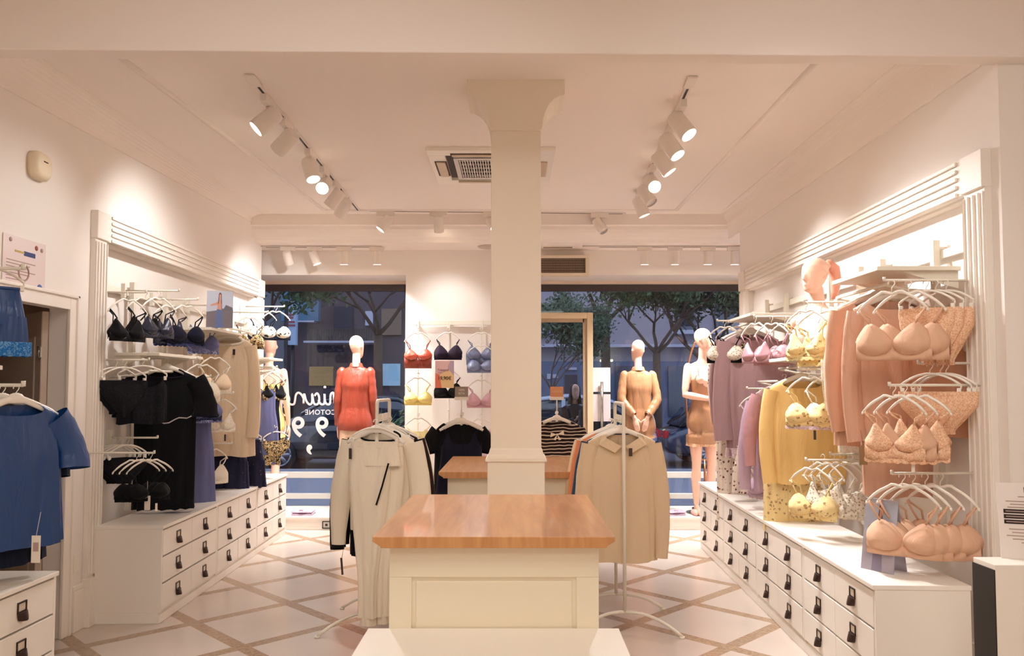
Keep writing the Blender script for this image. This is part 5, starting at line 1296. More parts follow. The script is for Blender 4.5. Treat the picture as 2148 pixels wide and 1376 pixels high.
def head(m, c, yaw, s=1.0, nose=1):
    M_ = Matrix.Translation(Vector(c)) @ Matrix.Rotation(yaw, 4, 'Z')
    prof = [(-.118, .010, .010, -.045), (-.108, .030, .030, -.045), (-.090, .046, .050, -.036), (-.060, .058, .070, -.020), (-.02, .068, .086, -.006), (.02, .075, .094, .002), (.055, .073, .093, .006), (.085, .058, .076, .008), (.105, .036, .048, .008), (.114, .012, .016, .008)]
    m.loft([[M_ @ v for v in ell(0, cy, z, rx, ry)] for z, rx, ry, cy in prof], True, True, True)
    if nose:
        m.tube([M_ @ Vector((0, -.086, .018)), M_ @ Vector((0, -.098, -.010)), M_ @ Vector((0, -.106, -.030)), M_ @ Vector((0, -.088, -.038))], [.008, .010, .013, .010], 8)
        for sx in (-1, 1):
            m.tube([M_ @ Vector((sx * .071, .0, .015)), M_ @ Vector((sx * .080, .008, .0)), M_ @ Vector((sx * .071, .002, -.022))], [.009, .014, .008], 8)
        m.tube([M_ @ Vector((-.02, -.083, -.066)), M_ @ Vector((0, -.091, -.064)), M_ @ Vector((.02, -.083, -.066))], [.006, .009, .006], 8)
def remeshed(mb, name, m, parent, voxel=.007, it=4):
    me = mb.mesh(name, m); o = bpy.data.objects.new(name, me); col.objects.link(o)
    r = o.modifiers.new('r', 'REMESH'); r.mode = 'VOXEL'; r.voxel_size = voxel; r.use_smooth_shade = True
    s = o.modifiers.new('s', 'SMOOTH'); s.factor = .5; s.iterations = it
    bpy.context.view_layer.update()
    me2 = bpy.data.meshes.new_from_object(o.evaluated_get(bpy.context.evaluated_depsgraph_get()))
    bpy.data.objects.remove(o); me2.materials.clear(); me2.materials.append(m)
    for p in me2.polygons: p.use_smooth = True
    me2.name = name; o = bpy.data.objects.new(name, me2); col.objects.link(o); o.parent = parent; return o
def figure(name, label, cat, loc, rz, S, arms, hyaw=0, skin=SKIN, legs=True, hcurl=.3, feet='heel', tilt=0, group=None, nose=1, leg_x=.085):
    t = thing(name, label, cat, loc, rz, group); t.scale = (S * .87, S * .9, S)
    m = MB()
    m.loft([ell(0, y, z, rx, ry) for z, y, rx, ry in TORSO], True, True, True)
    m.tube([(0, .012, 1.40), (0, .006, 1.45), (0, -.004, 1.50), (0, -.012, 1.56)], [.056, .047, .045, .046], 16)
    for s in (-1, 1): m.tube([(s * .06, -.075, 1.262), (s * .062, -.10, 1.258), (s * .062, -.118, 1.252)], [.055, .045, .022], 12)
    for s in (-1, 1): m.tube([(s * .075, .045, .90), (s * .078, .055, .87), (s * .078, .045, .83)], [.055, .062, .055], 12)
    head(m, (0, -.018, 1.635), hyaw, nose=nose)
    for s, (el, wr, hd, pn) in zip((-1, 1), arms):
        pts, rs = smooth_path((s * .165, .008, 1.375), el, wr, .046, .034, .023, 1.02); limb(m, pts, rs); hand(m, wr, hd, s, pn, hcurl)
    if legs:
        for s in (-1, 1):
            kx = s * leg_x
            limb(m, [(s * .082, .012, .84), (s * .086, .004, .72), (kx, -.004, .58), (kx, -.012, .48), (kx, .0, .42), (kx, .014, .33), (kx, .012, .22), (kx, .006, .10)], [.088, .080, .062, .050, .047, .053, .042, .030], 16)
            m.tube([(kx, .03, .075), (kx, -.01, .060), (kx, -.07, .035), (kx, -.13, .018), (kx, -.15, .016)], [.028, .034, .032, .026, .012], 12, flat=.8)
    b = remeshed(m, 'body', skin, t); return t
def worn(t, m, nm, zt, zb, ease, flare=0, neck=None, fold=.014, nf=6, seed=0, vtop=None, minw=0, pleat=0):
    def prof(z):
        for a, b in zip(TORSO, TORSO[1:]):
            if b[0] <= z <= a[0]:
                q = (a[0] - z) / (a[0] - b[0]); return tuple(a[i] + (b[i] - a[i]) * q for i in (1, 2, 3))
        return TORSO[0][1:] if z > TORSO[0][0] else TORSO[-3][1:]
    def hw(dz): z = zt - dz; return max(prof(z)[1] + ease * min(1, .25 + dz * 4), minw * min(1, dz / .1)) + flare * max(0, dz / (zt - zb)) ** 1.2
    def dd(dz): z = zt - dz; return max(prof(z)[2] + ease * .9, .115 if (zt - dz) < 1.25 and minw else 0) + flare * .8 * max(0, dz / (zt - zb)) ** 1.2 + (.012 if z < 1.0 else 0)
    return body_mb(zt, zb, hw, dd, vtop, lambda c, s: .012 * c * c, fold, nf, seed, n=64, m=28, pw=1.15, fstart=.12).build(nm, m, t)
def wsleeve(t, m, s, el, wr, r=(.062, .056, .046), cuff=True, seed=1):
    sh = Vector((s * .163, .008, 1.379)); el, wr = Vector(el), Vector(wr); pts = []; rs = []
    for i in range(19):
        q = i / 18; p = sh.lerp(el, q * 2) if q < .5 else el.lerp(wr, (q - .5) * 2)
        pts.append(p); rs.append((r[0] + (r[1] - r[0]) * min(1, 2 * q) if q < .5 else r[1] + (r[2] - r[1]) * (2 * q - 1)) * (1 + .05 * sin(i * 2.1 + seed)))
    for _ in range(3): pts = [pts[0]] + [(pts[i - 1] + pts[i] * 2 + pts[i + 1]) / 4 for i in range(1, 18)] + [pts[18]]
    a = (pts[0] - pts[1]).normalized()
    MB().tube([pts[0] + a * .052, pts[0] + a * .040, pts[0] + a * .018] + pts, [.012, .034, .050] + [max(.052, r_) if i_ < 3 else r_ for i_, r_ in enumerate(rs)], 18, cap=False).build('sleeve', m, t)
    if cuff:
        d = (pts[-1] - pts[-2]).normalized(); MB().tube([pts[-1] - d * .05, pts[-1] - d * .04, pts[-1] + d * .012], [rs[-1] * .9, rs[-1] * .95, rs[-1] * .88], 16, cap=False).build('cuff', m, t)
def collar(t, m, z=1.45, r=.058):
    MB().loft([ell(0, .006, z - .012, r + .012, r + .008, 32), ell(0, .004, z + .022, r, r, 32), ell(0, .006, z + .018, r + .008, r + .008, 32), ell(0, .008, z - .018, r + .024, r + .02, 32)], True).build('collar', m, t)
def mbase(t, r=.16):
    MB().tube([(0, .10, 0), (0, .10, .008)], r, 32).build('base_plate', STEEL, t); MB().tube([(.02, .12, .0), (.075, .04, .30)], .008, 8).build('support_rod', STEEL, t)
BRZ = cloth('bronze_satin', (160, 116, 82), sat=True); BRZL = cloth('bronze_lace', (206, 158, 120), kind='lace', c2=(234, 196, 164), scale=90, thr=.5)
zP = .136
def base_at(px, pyh, Y, H=1.752):
    q = P(px, pyh, Y=Y); return Vector((q.x, Y, zP)), (q.z - zP) / H
# red blouse, back to us
loc, S = base_at(748, 703, 8.84)
ar = [((-.200, .02, 1.10), (-.205, -.03, .86), (-.05, -.06, -1), (1, 0, 0)), ((.200, .02, 1.10), (.205, -.03, .86), (.05, -.06, -1), (-1, 0, 0))]
t = figure('mannequin', 'mannequin in a rust red blouse and pale trousers in the left window', 'mannequin', loc, pi, S, ar, radians(-28), group=None); mbase(t)
worn(t, RUST, 'blouse', 1.452, .80, .022, .02, fold=.012, nf=5, seed=2, minw=.155); collar(t, RUST)
for s, a in zip((-1, 1), ar): wsleeve(t, RUST, s, a[0], a[1], (.054, .054, .044))
tr = MB()
body_mb(1.0, .74, lambda d: .165 + .01 * d, lambda d: .118, None, None, .004, 6, 1, m=8).build('trousers_top', cloth('pale_trousers', (232, 198, 170)), t)
for s in (-1, 1): body_mb(.84, .06, lambda d: .098 + .02 * d, lambda d: .105, None, None, .010, 4, s + 3, m=16, cx=s * .082, fstart=-.1).build('trouser_leg', cloth('pale_trousers', (232, 198, 170)), t)
# bronze shirt, back to us, hands folded behind
loc, S = base_at(1338, 712, 8.84)
ar = [((-.215, .075, 1.13), (-.075, .175, .955), (.30, .02, -1), (0, -1, 0)), ((.215, .075, 1.13), (.075, .175, .955), (-.30, .02, -1), (0, -1, 0))]
t = figure('mannequin', 'mannequin in a bronze satin shirt with hands behind its back in the right window', 'mannequin', loc, pi, S, ar, radians(22)); mbase(t)
worn(t, BRZ, 'shirt', 1.452, .74, .020, .02, fold=.012, nf=5, seed=5, minw=.15); collar(t, BRZ)
for s, a in zip((-1, 1), ar): wsleeve(t, BRZ, s, a[0], Vector(a[1]) + Vector((s * .012, -.01, .03)), (.052, .052, .044))
# bronze slip, facing us
loc, S = base_at(1473, 688, 8.62)
ar = [((-.215, -.02, 1.12), (.02, -.17, 1.08), (1, -.1, .05), (0, 1, 0)), ((.22, .03, 1.12), (.24, -.02, .88), (.05, -.1, -1), (-1, 0, 0))]
t = figure('mannequin', 'mannequin in a bronze slip with one arm bent, beside the floral nightwear', 'mannequin', loc, radians(8), S, ar, radians(48)); mbase(t)
def vt(c, s): return (-.045 + .05 * exp(-(abs(c) - .55) ** 2 / .04)) if s < 0 else -.05
worn(t, BRZ, 'slip', 1.30, .66, .006, .015, fold=.012, nf=5, seed=8, vtop=vt)
body_mb(.70, .635, lambda d: .182, lambda d: .135, None, lambda c, s: .006 * abs(sin(12 * c)), .011, 5, 8, m=4, fstart=-1).build('lace_hem', BRZL, t)
for s in (-1, 1): MB().tube([(s * .085, -.108, 1.29), (s * .095, -.07, 1.40), (s * .095, .0, 1.425), (s * .09, .07, 1.36), (s * .08, .09, 1.26)], .004, 6).build('strap', BRZ, t)
hp = thing('hoop_stand', 'oval copper hoop stand behind the mannequin in the bronze slip', 'stand', (P(1478, 830, Y=8.95).x, 8.98, zP))
zc = P(1478, 834, Y=8.98).z - zP; COP = mat('copper', (176, 120, 84), .25, metal=.9)
MB().tube([(.205 * cos(a), 0, zc + .71 * sin(a)) for a in [2 * pi * k / 64 for k in range(65)]], .011, 8, cap=False).build('oval_hoop', COP, hp)
MB().cyl((0, 0, 0), (0, 0, zc - .70), .013).build('pole', COP, hp); MB().cyl((0, 0, 0), (0, 0, .012), .15, n=28).build('base', COP, hp)
# yellow slip mannequin far left
loc, S = base_at(566, 703, 8.80)
ar = [((-.205, .01, 1.10), (-.215, -.05, .86), (-.1, -.1, -1), (1, 0, 0)), ((.205, .01, 1.10), (.215, -.05, .86), (.1, -.1, -1), (-1, 0, 0))]
t = figure('mannequin', 'mannequin with bare arms in a yellow slip at the left end of the left window', 'mannequin', loc, pi, S, ar, radians(10)); mbase(t)
worn(t, YEL, 'slip', 1.30, .72, .008, .012, fold=.012, nf=5, seed=9, vtop=lambda c, s: -.04)
body_mb(.76, .70, lambda d: .175, lambda d: .13, None, lambda c, s: .006 * abs(sin(12 * c)), .011, 5, 9, m=4, fstart=-1).build('lace_hem', GOLDL, t)
for s in (-1, 1): MB().tube([(s * .085, -.108, 1.26), (s * .095, -.07, 1.40), (s * .095, .0, 1.425), (s * .09, .07, 1.36), (s * .08, .09, 1.26)], .004, 6).build('strap', YEL, t)
# bust with ponytail on the right shelf
t = thing('bust_mannequin', 'pink bust mannequin with ponytail in a white bra on the right shelf', 'mannequin', (1.955, 5.06, 1.701), radians(-62)); o_ = -1.115
m = MB(); m.loft([ell(0, y, z + o_, rx, ry) for z, y, rx, ry in TORSO[:9]], True, True, True)
m.tube([(0, .012, 1.40 + o_), (0, .006, 1.45 + o_), (0, -.004, 1.50 + o_), (0, -.012, 1.56 + o_)], [.056, .047, .045, .046], 16)
for s in (-1, 1):
    m.tube([(s * .06, -.075, 1.262 + o_), (s * .062, -.10, 1.258 + o_), (s * .062, -.118, 1.252 + o_)], [.055, .045, .022], 12)
    m.tube([(s * .15, .008, 1.375 + o_), (s * .18, .008, 1.35 + o_), (s * .19, .008, 1.30 + o_)], [.046, .048, .03], 12)
head(m, (0, -.018, 1.645 + o_), 0); remeshed(m, 'body', SKIN, t)
m = MB(); m.tube([(0, .065, 1.70 + o_), (0, .11, 1.725 + o_), (0, .155, 1.70 + o_), (0, .175, 1.63 + o_), (0, .165, 1.55 + o_), (0, .15, 1.50 + o_)], [.02, .034, .040, .036, .026, .01], 14, flat=1.0); m.build('ponytail', mat('ponytail', (206, 140, 120), .35), t)
MB().tube([(0, .082, 1.712 + o_), (0, .094, 1.716 + o_)], .030, 16).build('hair_band', SKIN, t)
for s in (-1, 1):
    link('cup', cup_mb(s, .066, 1.245 + o_, .066, .058, .05, .10).mesh('cup', IVOL), t, loc=(0, -.055, 0))
    MB().tube([(s * .08, -.095, 1.32 + o_), (s * .10, -.06, 1.405 + o_), (s * .10, .01, 1.425 + o_), (s * .09, .08, 1.34 + o_), (s * .08, .09, 1.22 + o_)], .005, 6, flat=.5).build('strap', LAVL, t)
body_mb(1.215 + o_, 1.16 + o_, lambda d: .140 - .06 * d, lambda d: .105, None, None, .001, 6, 1, m=4).build('band', LAVL, t)
# passers-by outside
COAT = cloth('dark_coat', (30, 26, 32)); COAT2 = cloth('navy_coat', (34, 38, 54)); HAIRD = mat('dark_hair', (34, 24, 24), .5); PSK = mat('person_skin', (196, 150, 130), .5)
def passer(label, px, pyh, Y, rz, arms, coat, S=None, hood=True, zg=-.05):
    q = P(px, pyh, Y=Y); S = (q.z - zg) / 1.76
    t = figure('person', label, 'person', (q.x, Y, zg), rz, S, arms, 0, skin=PSK, group=None)
    worn(t, coat, 'coat', 1.455, .50, .045, .05, fold=.012, nf=5, seed=3, minw=.19); 
    for s, a in zip((-1, 1), arms): wsleeve(t, coat, s, a[0], a[1], (.078, .070, .055))
    for s in (-1, 1): body_mb(.60, .06, lambda d: .085 - .02 * d, lambda d: .09 - .02 * d, None, None, .006, 4, s, m=10, cx=s * .085).build('trouser_leg', COAT, t); MB().tube([(s * .085, .03, .05), (s * .085, -.05, .04), (s * .085, -.15, .03)], [.045, .045, .03], 12, flat=.8).build('shoe', BLACK, t)
    m = MB(); rings = []
    for i in range(9):
        a = -1.1 + i / 8 * 2.6; z = 1.655 + .105 * sin(a); r = .098 * cos(a) if i > 2 else .098 * (1 + .15 * (2 - i)); z = z if i > 2 else 1.60 - .075 * (2 - i)
        rings.append([Vector((r * sin(b), .012 + r * 1.12 * cos(b) * (1), z)) for b in [-2.25 + 4.5 * k / 22 for k in range(23)]])
    for rr in rings: rr += [v * 1.0 + Vector((-v.x * .07, -(v.y - .012) * .07, 0)) for v in reversed(rr)]
    m.loft(rings, True); m.build('hair' if not hood else 'hood', HAIRD if not hood else coat, t)
    return t
ar = [((-.23, -.03, 1.12), (-.05, -.24, 1.22), (.25, -.3, .25), (0, 0, 1)), ((.23, -.03, 1.12), (.06, -.23, 1.20), (-.3, -.3, .25), (0, 0, 1))]
t = passer('person in a dark hooded coat holding a phone outside the glass door', 1206, 804, 10.8, radians(8), ar, COAT)
ph = tag(MB().box(-.036, .036, -.005, .005, -.07, .07, M=Matrix.Rotation(radians(-25), 4, 'X')).build('phone', BLACK, bevel=.003), 'black phone held by the person in the hooded coat outside', 'phone'); ph.location = (P(1206, 804, Y=10.8).x + .01, 10.8 - .30, 1.21 * t.scale[0])
ar = [((-.21, .0, 1.10), (-.22, -.05, .86), (0, -.1, -1), (1, 0, 0)), ((.21, .0, 1.10), (.22, -.05, .86), (0, -.1, -1), (-1, 0, 0))]
passer('person in a long dark coat half hidden by the glass door frame', 1243, 806, 10.3, radians(200), ar, COAT2, hood=False)
# ================================================================ THE STREET OUTSIDE
ZS = -.05
ASPH = mat('asphalt', (92, 96, 112), .6, bump=.2, bscale=40, mottle=.15); PAVE = mat('pavement', (132, 134, 146), .55, mottle=.12, bscale=3); FAC = mat('facade_grey', (150, 142, 150), .85, mottle=.08, bscale=1.5)
struct(MB().box(-40, 40, 9.35, 15.2, ZS - .2, ZS).build('floor_pavement', PAVE))
struct(MB().box(-40, 40, 15.2, 40, ZS - .3, ZS - .1).build('floor_road', ASPH))
struct(MB().box(-40, 40, 15.0, 15.2, ZS - .2, ZS + .01).build('floor_kerb', mat('kerb', (150, 150, 158), .6)))
struct(MB().box(-6, -3.4, 9.2, 9.5, 0, 4.2).box(3.0, 6, 9.2, 9.5, 0, 4.2).box(-6, 6, 9.3, 9.5, 2.9, 4.2).build('wall_shop_outside', FAC))
def bpart(nm, x0, x1, y0, y1, z0, z1, m, parent, bevel=0): return MB().box(x0, x1, y0, y1, z0, z1).build(nm, m, parent, bevel)
WG = mat('dark_window', (44, 52, 70), .15, spec=.8); LEDGE = mat('ledge_stone', (176, 176, 190), .7); BR = mat('brick_brown', (96, 72, 62), .85, mottle=.25, bscale=2); BLUP = mat('blue_panel', (58, 100, 128), .4); SHUT = mat('shutter', (92, 96, 108), .6)
YB = 27.0
def PX(px, Y=YB): return P(px, 800, Y=Y).x
def PZ(py, Y=YB): return P(1080, py, Y=Y).z
# right hand pale building
xa, xb = PX(1000), PX(1620)
b = thing('building', 'pale grey building with ledge and balcony window across the street on the right', 'building', ((xa + xb) / 2, YB, ZS)); ox = (xa + xb) / 2
bpart('wall', xa - ox, xb - ox, 0, 6, 0, 11, FAC, b)
bpart('ledge', xa - ox, xb - ox, -.35, 0, PZ(726) , PZ(720), LEDGE, b)
bpart('ground_floor_band', xa - ox, xb - ox, -.12, 0, 0, PZ(755), mat('facade_blue_grey', (92, 104, 130), .7), b)
for px0, px1, y0, y1 in ((1204, 1242, 642, 688), (1120, 1150, 642, 688), (1420, 1460, 640, 690), (1500, 1540, 640, 690)):
    w_ = bpart('window', PX(px0) - ox, PX(px1) - ox, -.1, 0, PZ(y1), PZ(y0), SHUT, b); bpart('pane', PX(px0) - ox + .15, PX(px1) - ox - .15, -.12, -.09, PZ(y1) + .15, PZ(y0) - .15, WG, w_)
    bpart('window_sill', PX(px0) - ox - .15, PX(px1) - ox + .15, -.3, 0, PZ(y1) - .14, PZ(y1), LEDGE, b)
d_ = bpart('door', PX(1184) - ox, PX(1210) - ox, -.16, -.1, 0, PZ(783), mat('street_door', (54, 50, 62), .5), b)
bpart('sign_panel', PX(1187) - ox, PX(1209) - ox, -.2, -.12, PZ(773), PZ(768), LEDGE, b)
for px0, px1, y0, y1 in ((1147, 1155, 781, 792), (1159, 1170, 782, 790)): bpart('poster', PX(px0) - ox, PX(px1) - ox, -.16, -.12, PZ(y1), PZ(y0), LEDGE, b)
wl_ = bpart('wall_lamp', PX(1258) - ox, PX(1282) - ox, -.5, -.12, PZ(756), PZ(752), mat('lamp_glow', (236, 232, 170), .5, emit=2.2), b)
for px0, px1 in ((1290, 1330), (1400, 1440), (1455, 1500)):
    w_ = bpart('shop_window', PX(px0) - ox, PX(px1) - ox, -.18, -.12, .6, PZ(765), WG, b)
# left dark building
xa, xb = PX(380), PX(1000); ox = (xa + xb) / 2
b = thing('building', 'dark brown building with blue panel and balcony across the street on the left', 'building', (ox, YB, ZS))
bpart('wall', xa - ox, xb - ox, 0, 6, 0, 11, mat('facade_brown', (82, 72, 78), .85, mottle=.15, bscale=1), b)
bpart('blue_panel', PX(604) - ox, PX(680) - ox, -.9, -.6, PZ(675), PZ(612), BLUP, b); bpart('panel_edge', PX(620) - ox, PX(672) - ox, -.95, -.6, PZ(677), PZ(674.5), LEDGE, b)
bpart('grey_front', PX(500) - ox, PX(602) - ox, -.4, 0, 0, 6.5, mat('facade_grey2', (96, 98, 104), .8), b)
bpart('balcony_slab', PX(655) - ox, PX(800) - ox, -1.2, 0, PZ(720), PZ(716), LEDGE, b)
r_ = MB()
for i in range(28):
    x = PX(662) + (PX(790) - PX(662)) * i / 27 - ox; r_.box(x - .02, x + .02, -1.15, -1.11, PZ(716), PZ(693))
r_.box(PX(662) - ox, PX(790) - ox, -1.16, -1.1, PZ(693), PZ(692)); r_.build('balcony_railing', mat('iron', (60, 54, 50), .6), b)
for px0, px1, y0, y1, mm in ((766, 782, 650, 680, LEDGE), (700, 740, 640, 690, WG), (545, 590, 650, 700, WG), (800, 842, 645, 700, mat('awning_brown', (120, 100, 84), .7))):
    w_ = bpart('window', PX(px0) - ox, PX(px1) - ox, -.1, 0, PZ(y1), PZ(y0), mm, b)
for px0, px1, y0, y1, c_, e_ in ((650, 700, 766, 806, (150, 120, 70), .18), (802, 840, 760, 806, (120, 150, 170), .5), (700, 760, 770, 806, (80, 66, 50), .05)):
    bpart('lit_shop_window', PX(px0) - ox, PX(px1) - ox, -.1, -.02, PZ(y1), PZ(y0), mat('shopglow_%d' % px0, c_, .5, emit=e_), b)
s_ = thing('vertical_sign', 'tall white vertical sign with faded red writing across the street', 'sign', (PX(611, 24), 24, 0))
sw = (PX(622, 24) - PX(601, 24)) / 2; z0, z1 = PZ(724, 24), PZ(632, 24)
MB().box(-sw, sw, -.1, .1, z0, z1).build('board', mat('sign_face', (150, 170, 200), .5, emit=.12), s_, bevel=.01); MB().box(-sw - .05, -sw + .06, -.13, .13, z0 - .05, z1).build('frame', BLACK, s_)
MB().cyl((sw * .2, 0, ZS), (sw * .2, 0, z0), .05).build('post', BLACK, s_)
RD = mat('faded_red', (150, 70, 80), .6)
for (py, w_) in ((661, .5), (667, .4), (676, .7), (683, .8)):
    MB().box(-sw * w_, sw * w_, -.12, -.1, PZ(py + 2, 24), PZ(py - 2, 24)).build('faded_mark', RD, s_)
# trees
BARK = mat('bark', (92, 74, 62), .9, bump=.5, bscale=30); LEAFG = mat('leaf_green', (86, 112, 70), .7, mottle=.3, bscale=2); LEAFD = mat('leaf_dark', (58, 78, 54), .7, mottle=.3, bscale=3)
def tree(label, px, Y, r0, hfork, hgt, seed, leaves, lm, lsize=.09, spread=1.0, depth=5, bare=0, z_low=0):
    rd = random.Random(seed); t = thing('street_tree', label, 'tree', (PX(px, Y), Y, ZS - .1)); m = MB(); tips = []
    def br(p, d, L, r, k):
        pts = [p]; dd = d.copy()
        for i in range(3):
            dd = (dd + Vector((rd.uniform(-.22, .22), rd.uniform(-.22, .22), rd.uniform(-.05, .16)))).normalized(); pts.append(pts[-1] + dd * L / 3)
        m.tube(pts, [r, r * .85, r * .72, r * .6], 6 if k < 3 else 4)
        tips.append((pts[-1], k)); tips.append((pts[-2], k))
        if k < depth:
            for j in range(3 if k < 3 else 2):
                a = rd.uniform(0, 6.28); sp = rd.uniform(.45, .95) * spread; n = (dd + Vector((cos(a) * sp, sin(a) * sp, rd.uniform(-.1, .25)))).normalized()
                br(pts[-1] if j else pts[2], n, L * rd.uniform(.62, .82), r * .56, k + 1)
    m.tube([(0, 0, 0), (.02, 0, hfork * .5), (0, .02, hfork)], [r0 * 1.25, r0, r0 * .9], 12)
    for j in range(4): a = j * 1.6 + rd.uniform(-.4, .4); br(Vector((0, 0, hfork)), Vector((cos(a) * .7 * spread, sin(a) * .7 * spread, .8)).normalized(), hgt * .3, r0 * .5, 1)
    m.build('trunk', BARK, t); lf = MB(); vs = []; fs = []
    for (p, k) in tips:
        if k < 3 or rd.random() < bare: continue
        for _ in range(leaves):
            c = p + Vector((rd.gauss(0, .22), rd.gauss(0, .22), rd.gauss(0, .2))) * lsize * 9; u = Vector((rd.uniform(-1, 1), rd.uniform(-1, 1), rd.uniform(-1, 1))).normalized(); v = u.orthogonal().normalized()
            s = lsize * rd.uniform(.5, 1.1); o = len(vs); vs += [c + u * s, c + v * s * .5, c - u * s, c - v * s * .5]; fs.append((o, o + 1, o + 2, o + 3))
    if vs: lf.add(vs, fs); lf.build('foliage', lm, t)
tree('thick trunked street tree with bare spreading branches right of the door', 1270, 20, .125, 3.3, 4.6, 3, 10, LEAFG, .08, 1.2, 6, .4)
tree('leafy street tree right of the bronze shirt mannequin', 1378, 19, .10, 2.5, 3.6, 8, 30, LEAFG, .075, 1.1, 6, .05)
tree('dense dark green tree at the right edge of the right window', 1490, 21, .13, 2.2, 4.4, 12, 34, LEAFD, .09, 1.1, 6, 0)
tree('small dark street tree seen through the glass door', 1158, 17, .045, 1.6, 2.6, 5, 16, LEAFD, .06, .7, 5, 0)
tree('street tree with thin crown behind the red blouse mannequin', 792, 20, .12, 3.0, 4.2, 21, 12, LEAFD, .08, 1.1, 6, .35)
tree('leafy street tree at the left end of the left window', 520, 19, .12, 2.6, 4.0, 30, 30, LEAFG, .10, 1.1, 6, .1)
# potted shrub by the left window
t = thing('potted_shrub', 'small leafy shrub in a pot on the far pavement beside the shop door glow', 'plant', (PX(806, 15.0), 14.7, ZS)); MB().tube([(0, 0, 0), (0, 0, .5)], [.2, .28], 16).build('pot', BLACK, t)
rd = random.Random(4); vs = []; fs = []
for i in range(260):
    a, b2 = rd.uniform(0, 6.28), rd.uniform(0, 1.3); R = rd.uniform(.1, .45); c = Vector((R * cos(a), R * sin(a), .6 + R * b2)); u = Vector((cos(a), sin(a), rd.uniform(.2, 1.4))).normalized(); v = u.orthogonal().normalized(); o = len(vs); vs += [c + u * .1, c + v * .02, c - u * .05, c - v * .02]; fs.append((o, o + 1, o + 2, o + 3))
MB().add(vs, fs).build('foliage', LEAFG, t)
# cars
CGL = mat('car_glass', (30, 36, 48), .08, spec=.9); TYRE = mat('tyre', (26, 26, 28), .8); RIM = mat('rim', (150, 152, 160), .35, metal=.7)
def car(label, x, y, L, paint, flip=1):
    t = thing('parked_car', label, 'car', (x, y, ZS - .1)); t.scale = (flip, 1, 1) if False else (1, 1, 1)
    f = flip; st = [(-.5, .40, .62, .70), (-.485, .30, .74, .82), (-.40, .22, .88, .88), (-.2, .20, .95, .90), (.0, .20, .97, .90), (.2, .20, .96, .90), (.33, .22, .90, .88), (.44, .25, .80, .84), (.49, .32, .68, .74), (.5, .40, .58, .66)]
    m = MB(); rings = []
    for u, zb, zs, hw_ in st:
        r = []
        for k in range(24):
            a = 2 * pi * k / 24; r.append(Vector((f * u * L, hw_ * math.copysign(abs(cos(a)) ** .35, cos(a)), (zb + zs) / 2 + (zs - zb) / 2 * math.copysign(abs(sin(a)) ** .45, sin(a)))))
        rings.append(r)
    m.loft(rings, True, True, True); m.build('body_shell', paint, t)
    cab = [(-.43, .86, .90, .70), (-.36, .86, 1.22, .68), (-.24, .86, 1.46, .64), (-.05, .86, 1.52, .63), (.10, .86, 1.45, .64), (.22, .86, 1.16, .70), (.31, .86, .93, .74)]
    m = MB(); rings = []
    for u, zb, zs, hw_ in cab: rings.append([Vector((f * u * L, hw_ * c, z)) for c, z in ((-1.12, zb), (-1.0, zs - .05), (-.85, zs), (.85, zs), (1.0, zs - .05), (1.12, zb))])
    m.loft(rings, True, True, True); m.build('window_band', CGL, t)
    m = MB(); rings = []
    for u, zb, zs, hw_ in cab[1:6]:
        rings.append([Vector((f * u * L, hw_ * c, z)) for c, z in ((-1.02, zs - .06), (-.86, zs + .012), (.86, zs + .012), (1.02, zs - .06), (.8, zs - .03), (-.8, zs - .03))])
    m.loft(rings, True, True, True); m.build('roof', paint, t)
    for u in (-.02, ): MB().box(f * u * L - .04, f * u * L + .04, -.73, .73, .88, 1.44).build('door_pillar', paint, t)
    for ux in (-.31, .30):
        for sy in (-1, 1):
            w_ = MB().tube([(f * ux * L, sy * .70, .32), (f * ux * L, sy * .91, .32)], .32, 28).build('wheel', TYRE, t)
            m = MB(); m.tube([(f * ux * L, sy * .905, .32), (f * ux * L, sy * .915, .32)], .235, 28); m.build('rim_disc', mat('rim_dark', (70, 72, 80), .5), w_)
            m = MB()
            for k in range(7):
                a = 2 * pi * k / 7; m.tube([(f * ux * L, sy * .92, .32), (f * ux * L + .215 * cos(a), sy * .92, .32 + .215 * sin(a))], [.035, .045], 6, flat=.3, up=(0, 1, 0))
            m.tube([(f * ux * L + .222 * cos(a), sy * .918, .32 + .222 * sin(a)) for a in [2 * pi * k / 28 for k in range(29)]], .018, 6); m.build('rim', RIM, w_)
    for sy in (-.6, .6): MB().box(f * .5 * L - .06, f * .5 * L + .015, sy - .16, sy + .16, .56, .68).build('headlight', LEDGE, t); MB().box(-f * .5 * L - .015, -f * .5 * L + .06, sy - .14, sy + .14, .62, .76).build('tail_light', mat('tail_red', (150, 30, 36), .3, emit=.3), t)
    return t
car('black car with silver alloy wheel parked behind the left window lettering', PX(738, 16.6), 16.8, 4.3, mat('paint_black', (22, 24, 32), .18, coat=.8), -1)
car('pale silver car parked behind the glass door and the hooded person', .95, 17.5, 4.2, mat('paint_silver', (176, 188, 208), .25, coat=.6), -1)
car('dark blue car parked behind the bronze shirt mannequin', 5.25, 17.2, 4.2, mat('paint_blue', (42, 54, 76), .2, coat=.8), 1)
car('grey car parked further left behind the yellow slip mannequin', -7.9, 17.4, 4.2, mat('paint_grey', (96, 104, 118), .25, coat=.6), 1)
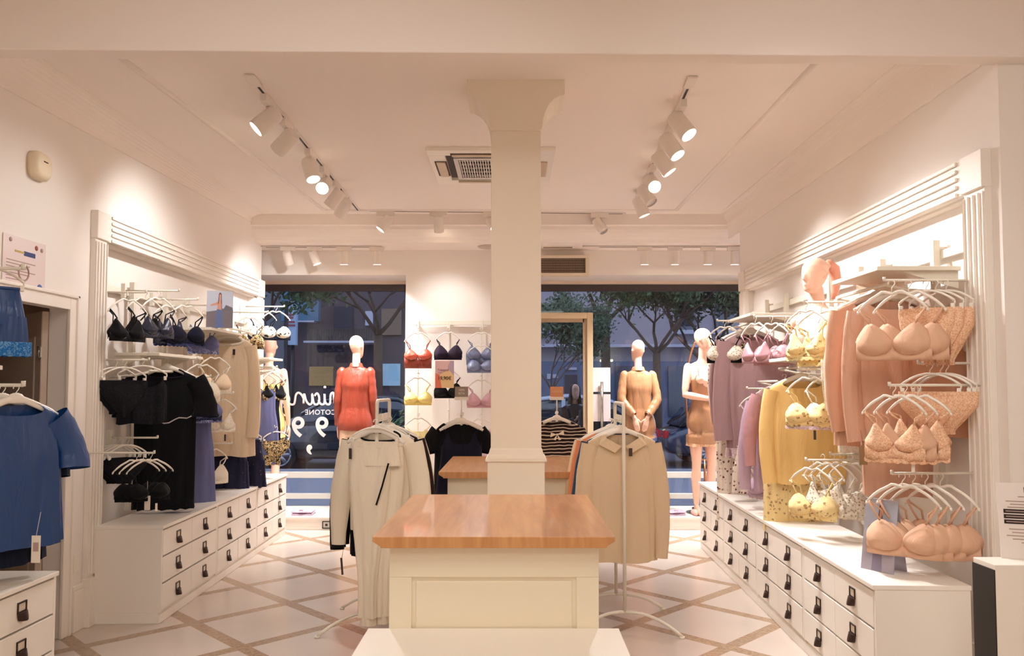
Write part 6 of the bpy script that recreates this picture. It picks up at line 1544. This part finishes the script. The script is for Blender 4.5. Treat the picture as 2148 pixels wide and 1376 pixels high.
# iron railing at the kerb
x0 = PX(1095, 14.8); t = thing('street_railing', 'black iron kerb railing with crossed bars seen through the glass door', 'railing', (x0, 14.8, ZS)); W_ = PX(1240, 14.8) - x0
m = MB()
for z in (.35, 1.0, 1.14): m.tube([(0, 0, z), (W_, 0, z)], .022, 6)
m.build('rails', BLACK, t)
n = 4
for i in range(n + 1): MB().cyl((W_ * i / n, 0, 0), (W_ * i / n, 0, 1.2), .03).build('post', BLACK, t)
for i in range(n): MB().tube([(W_ * i / n, 0, .35), (W_ * (i + 1) / n, 0, 1.0)], .016, 6).build('cross_bar', BLACK, t); MB().tube([(W_ * i / n, 0.02, 1.0), (W_ * (i + 1) / n, 0.02, .35)], .016, 6).build('cross_bar', BLACK, t)
# things lying on the window plinths
def folded(label, px, py, Y, w_=.22, m_=LAV):
    q = P(px, py, Y=Y); t = thing('folded_garment', label, 'folded garment', (q.x, Y, zP), radians(random.Random(px).uniform(-12, 12)))
    for i in range(2):
        rr = []
        for k in range(13):
            u = k / 12; rr.append([Vector((-w_ / 2 + w_ * u, -.09 + .18 * v, .012 + .026 * i + .010 * sin(v * pi) + .003 * sin(u * 9 + i))) for v in (0, .2, .5, .8, 1)] + [Vector((-w_ / 2 + w_ * u, -.09 + .18 * v, .002 + .026 * i)) for v in (1, .5, 0)])
        MB().loft(rr, True, True, True).build('folded_layer', m_, t)
    MB().tube([(-.02, -.10, .055), (0, -.095, .062), (.02, -.10, .055)], .008, 8).build('bow', m_, t)
folded('folded lilac garment with bow on the left window plinth', 637, 1060, 8.62); folded('folded lilac garment on the right window plinth', 1412, 1066, 8.60)
q = P(1460, 1058, Y=8.6); t = thing('display_shoe_pair', 'small beige slippers at the end of the right window plinth', 'slippers', (q.x - .02, 8.58, zP))
for s in (0, 1): MB().tube([(s * .09, -.10, .018), (s * .09, -.03, .03), (s * .09, .06, .022), (s * .09, .10, .015)], [.012, .036, .030, .012], 12, flat=1.0).build('slipper', cloth('slipper_pink', (222, 180, 168)), t)
q = P(685, 1095, Y=8.43); t = thing('plinth_socket', 'small dark framed socket plate on the front of the left window plinth', 'socket', (q.x, 8.429, .055))
m = MB(); m.box(-.045, .045, -.004, 0, .03, .04); m.box(-.045, .045, -.004, 0, -.04, -.03); m.box(-.045, -.035, -.004, 0, -.04, .04); m.box(.035, .045, -.004, 0, -.04, .04); m.build('frame', BLACK, t); MB().box(-.012, .012, -.008, -.001, -.012, .012).build('key', BLACK, t)
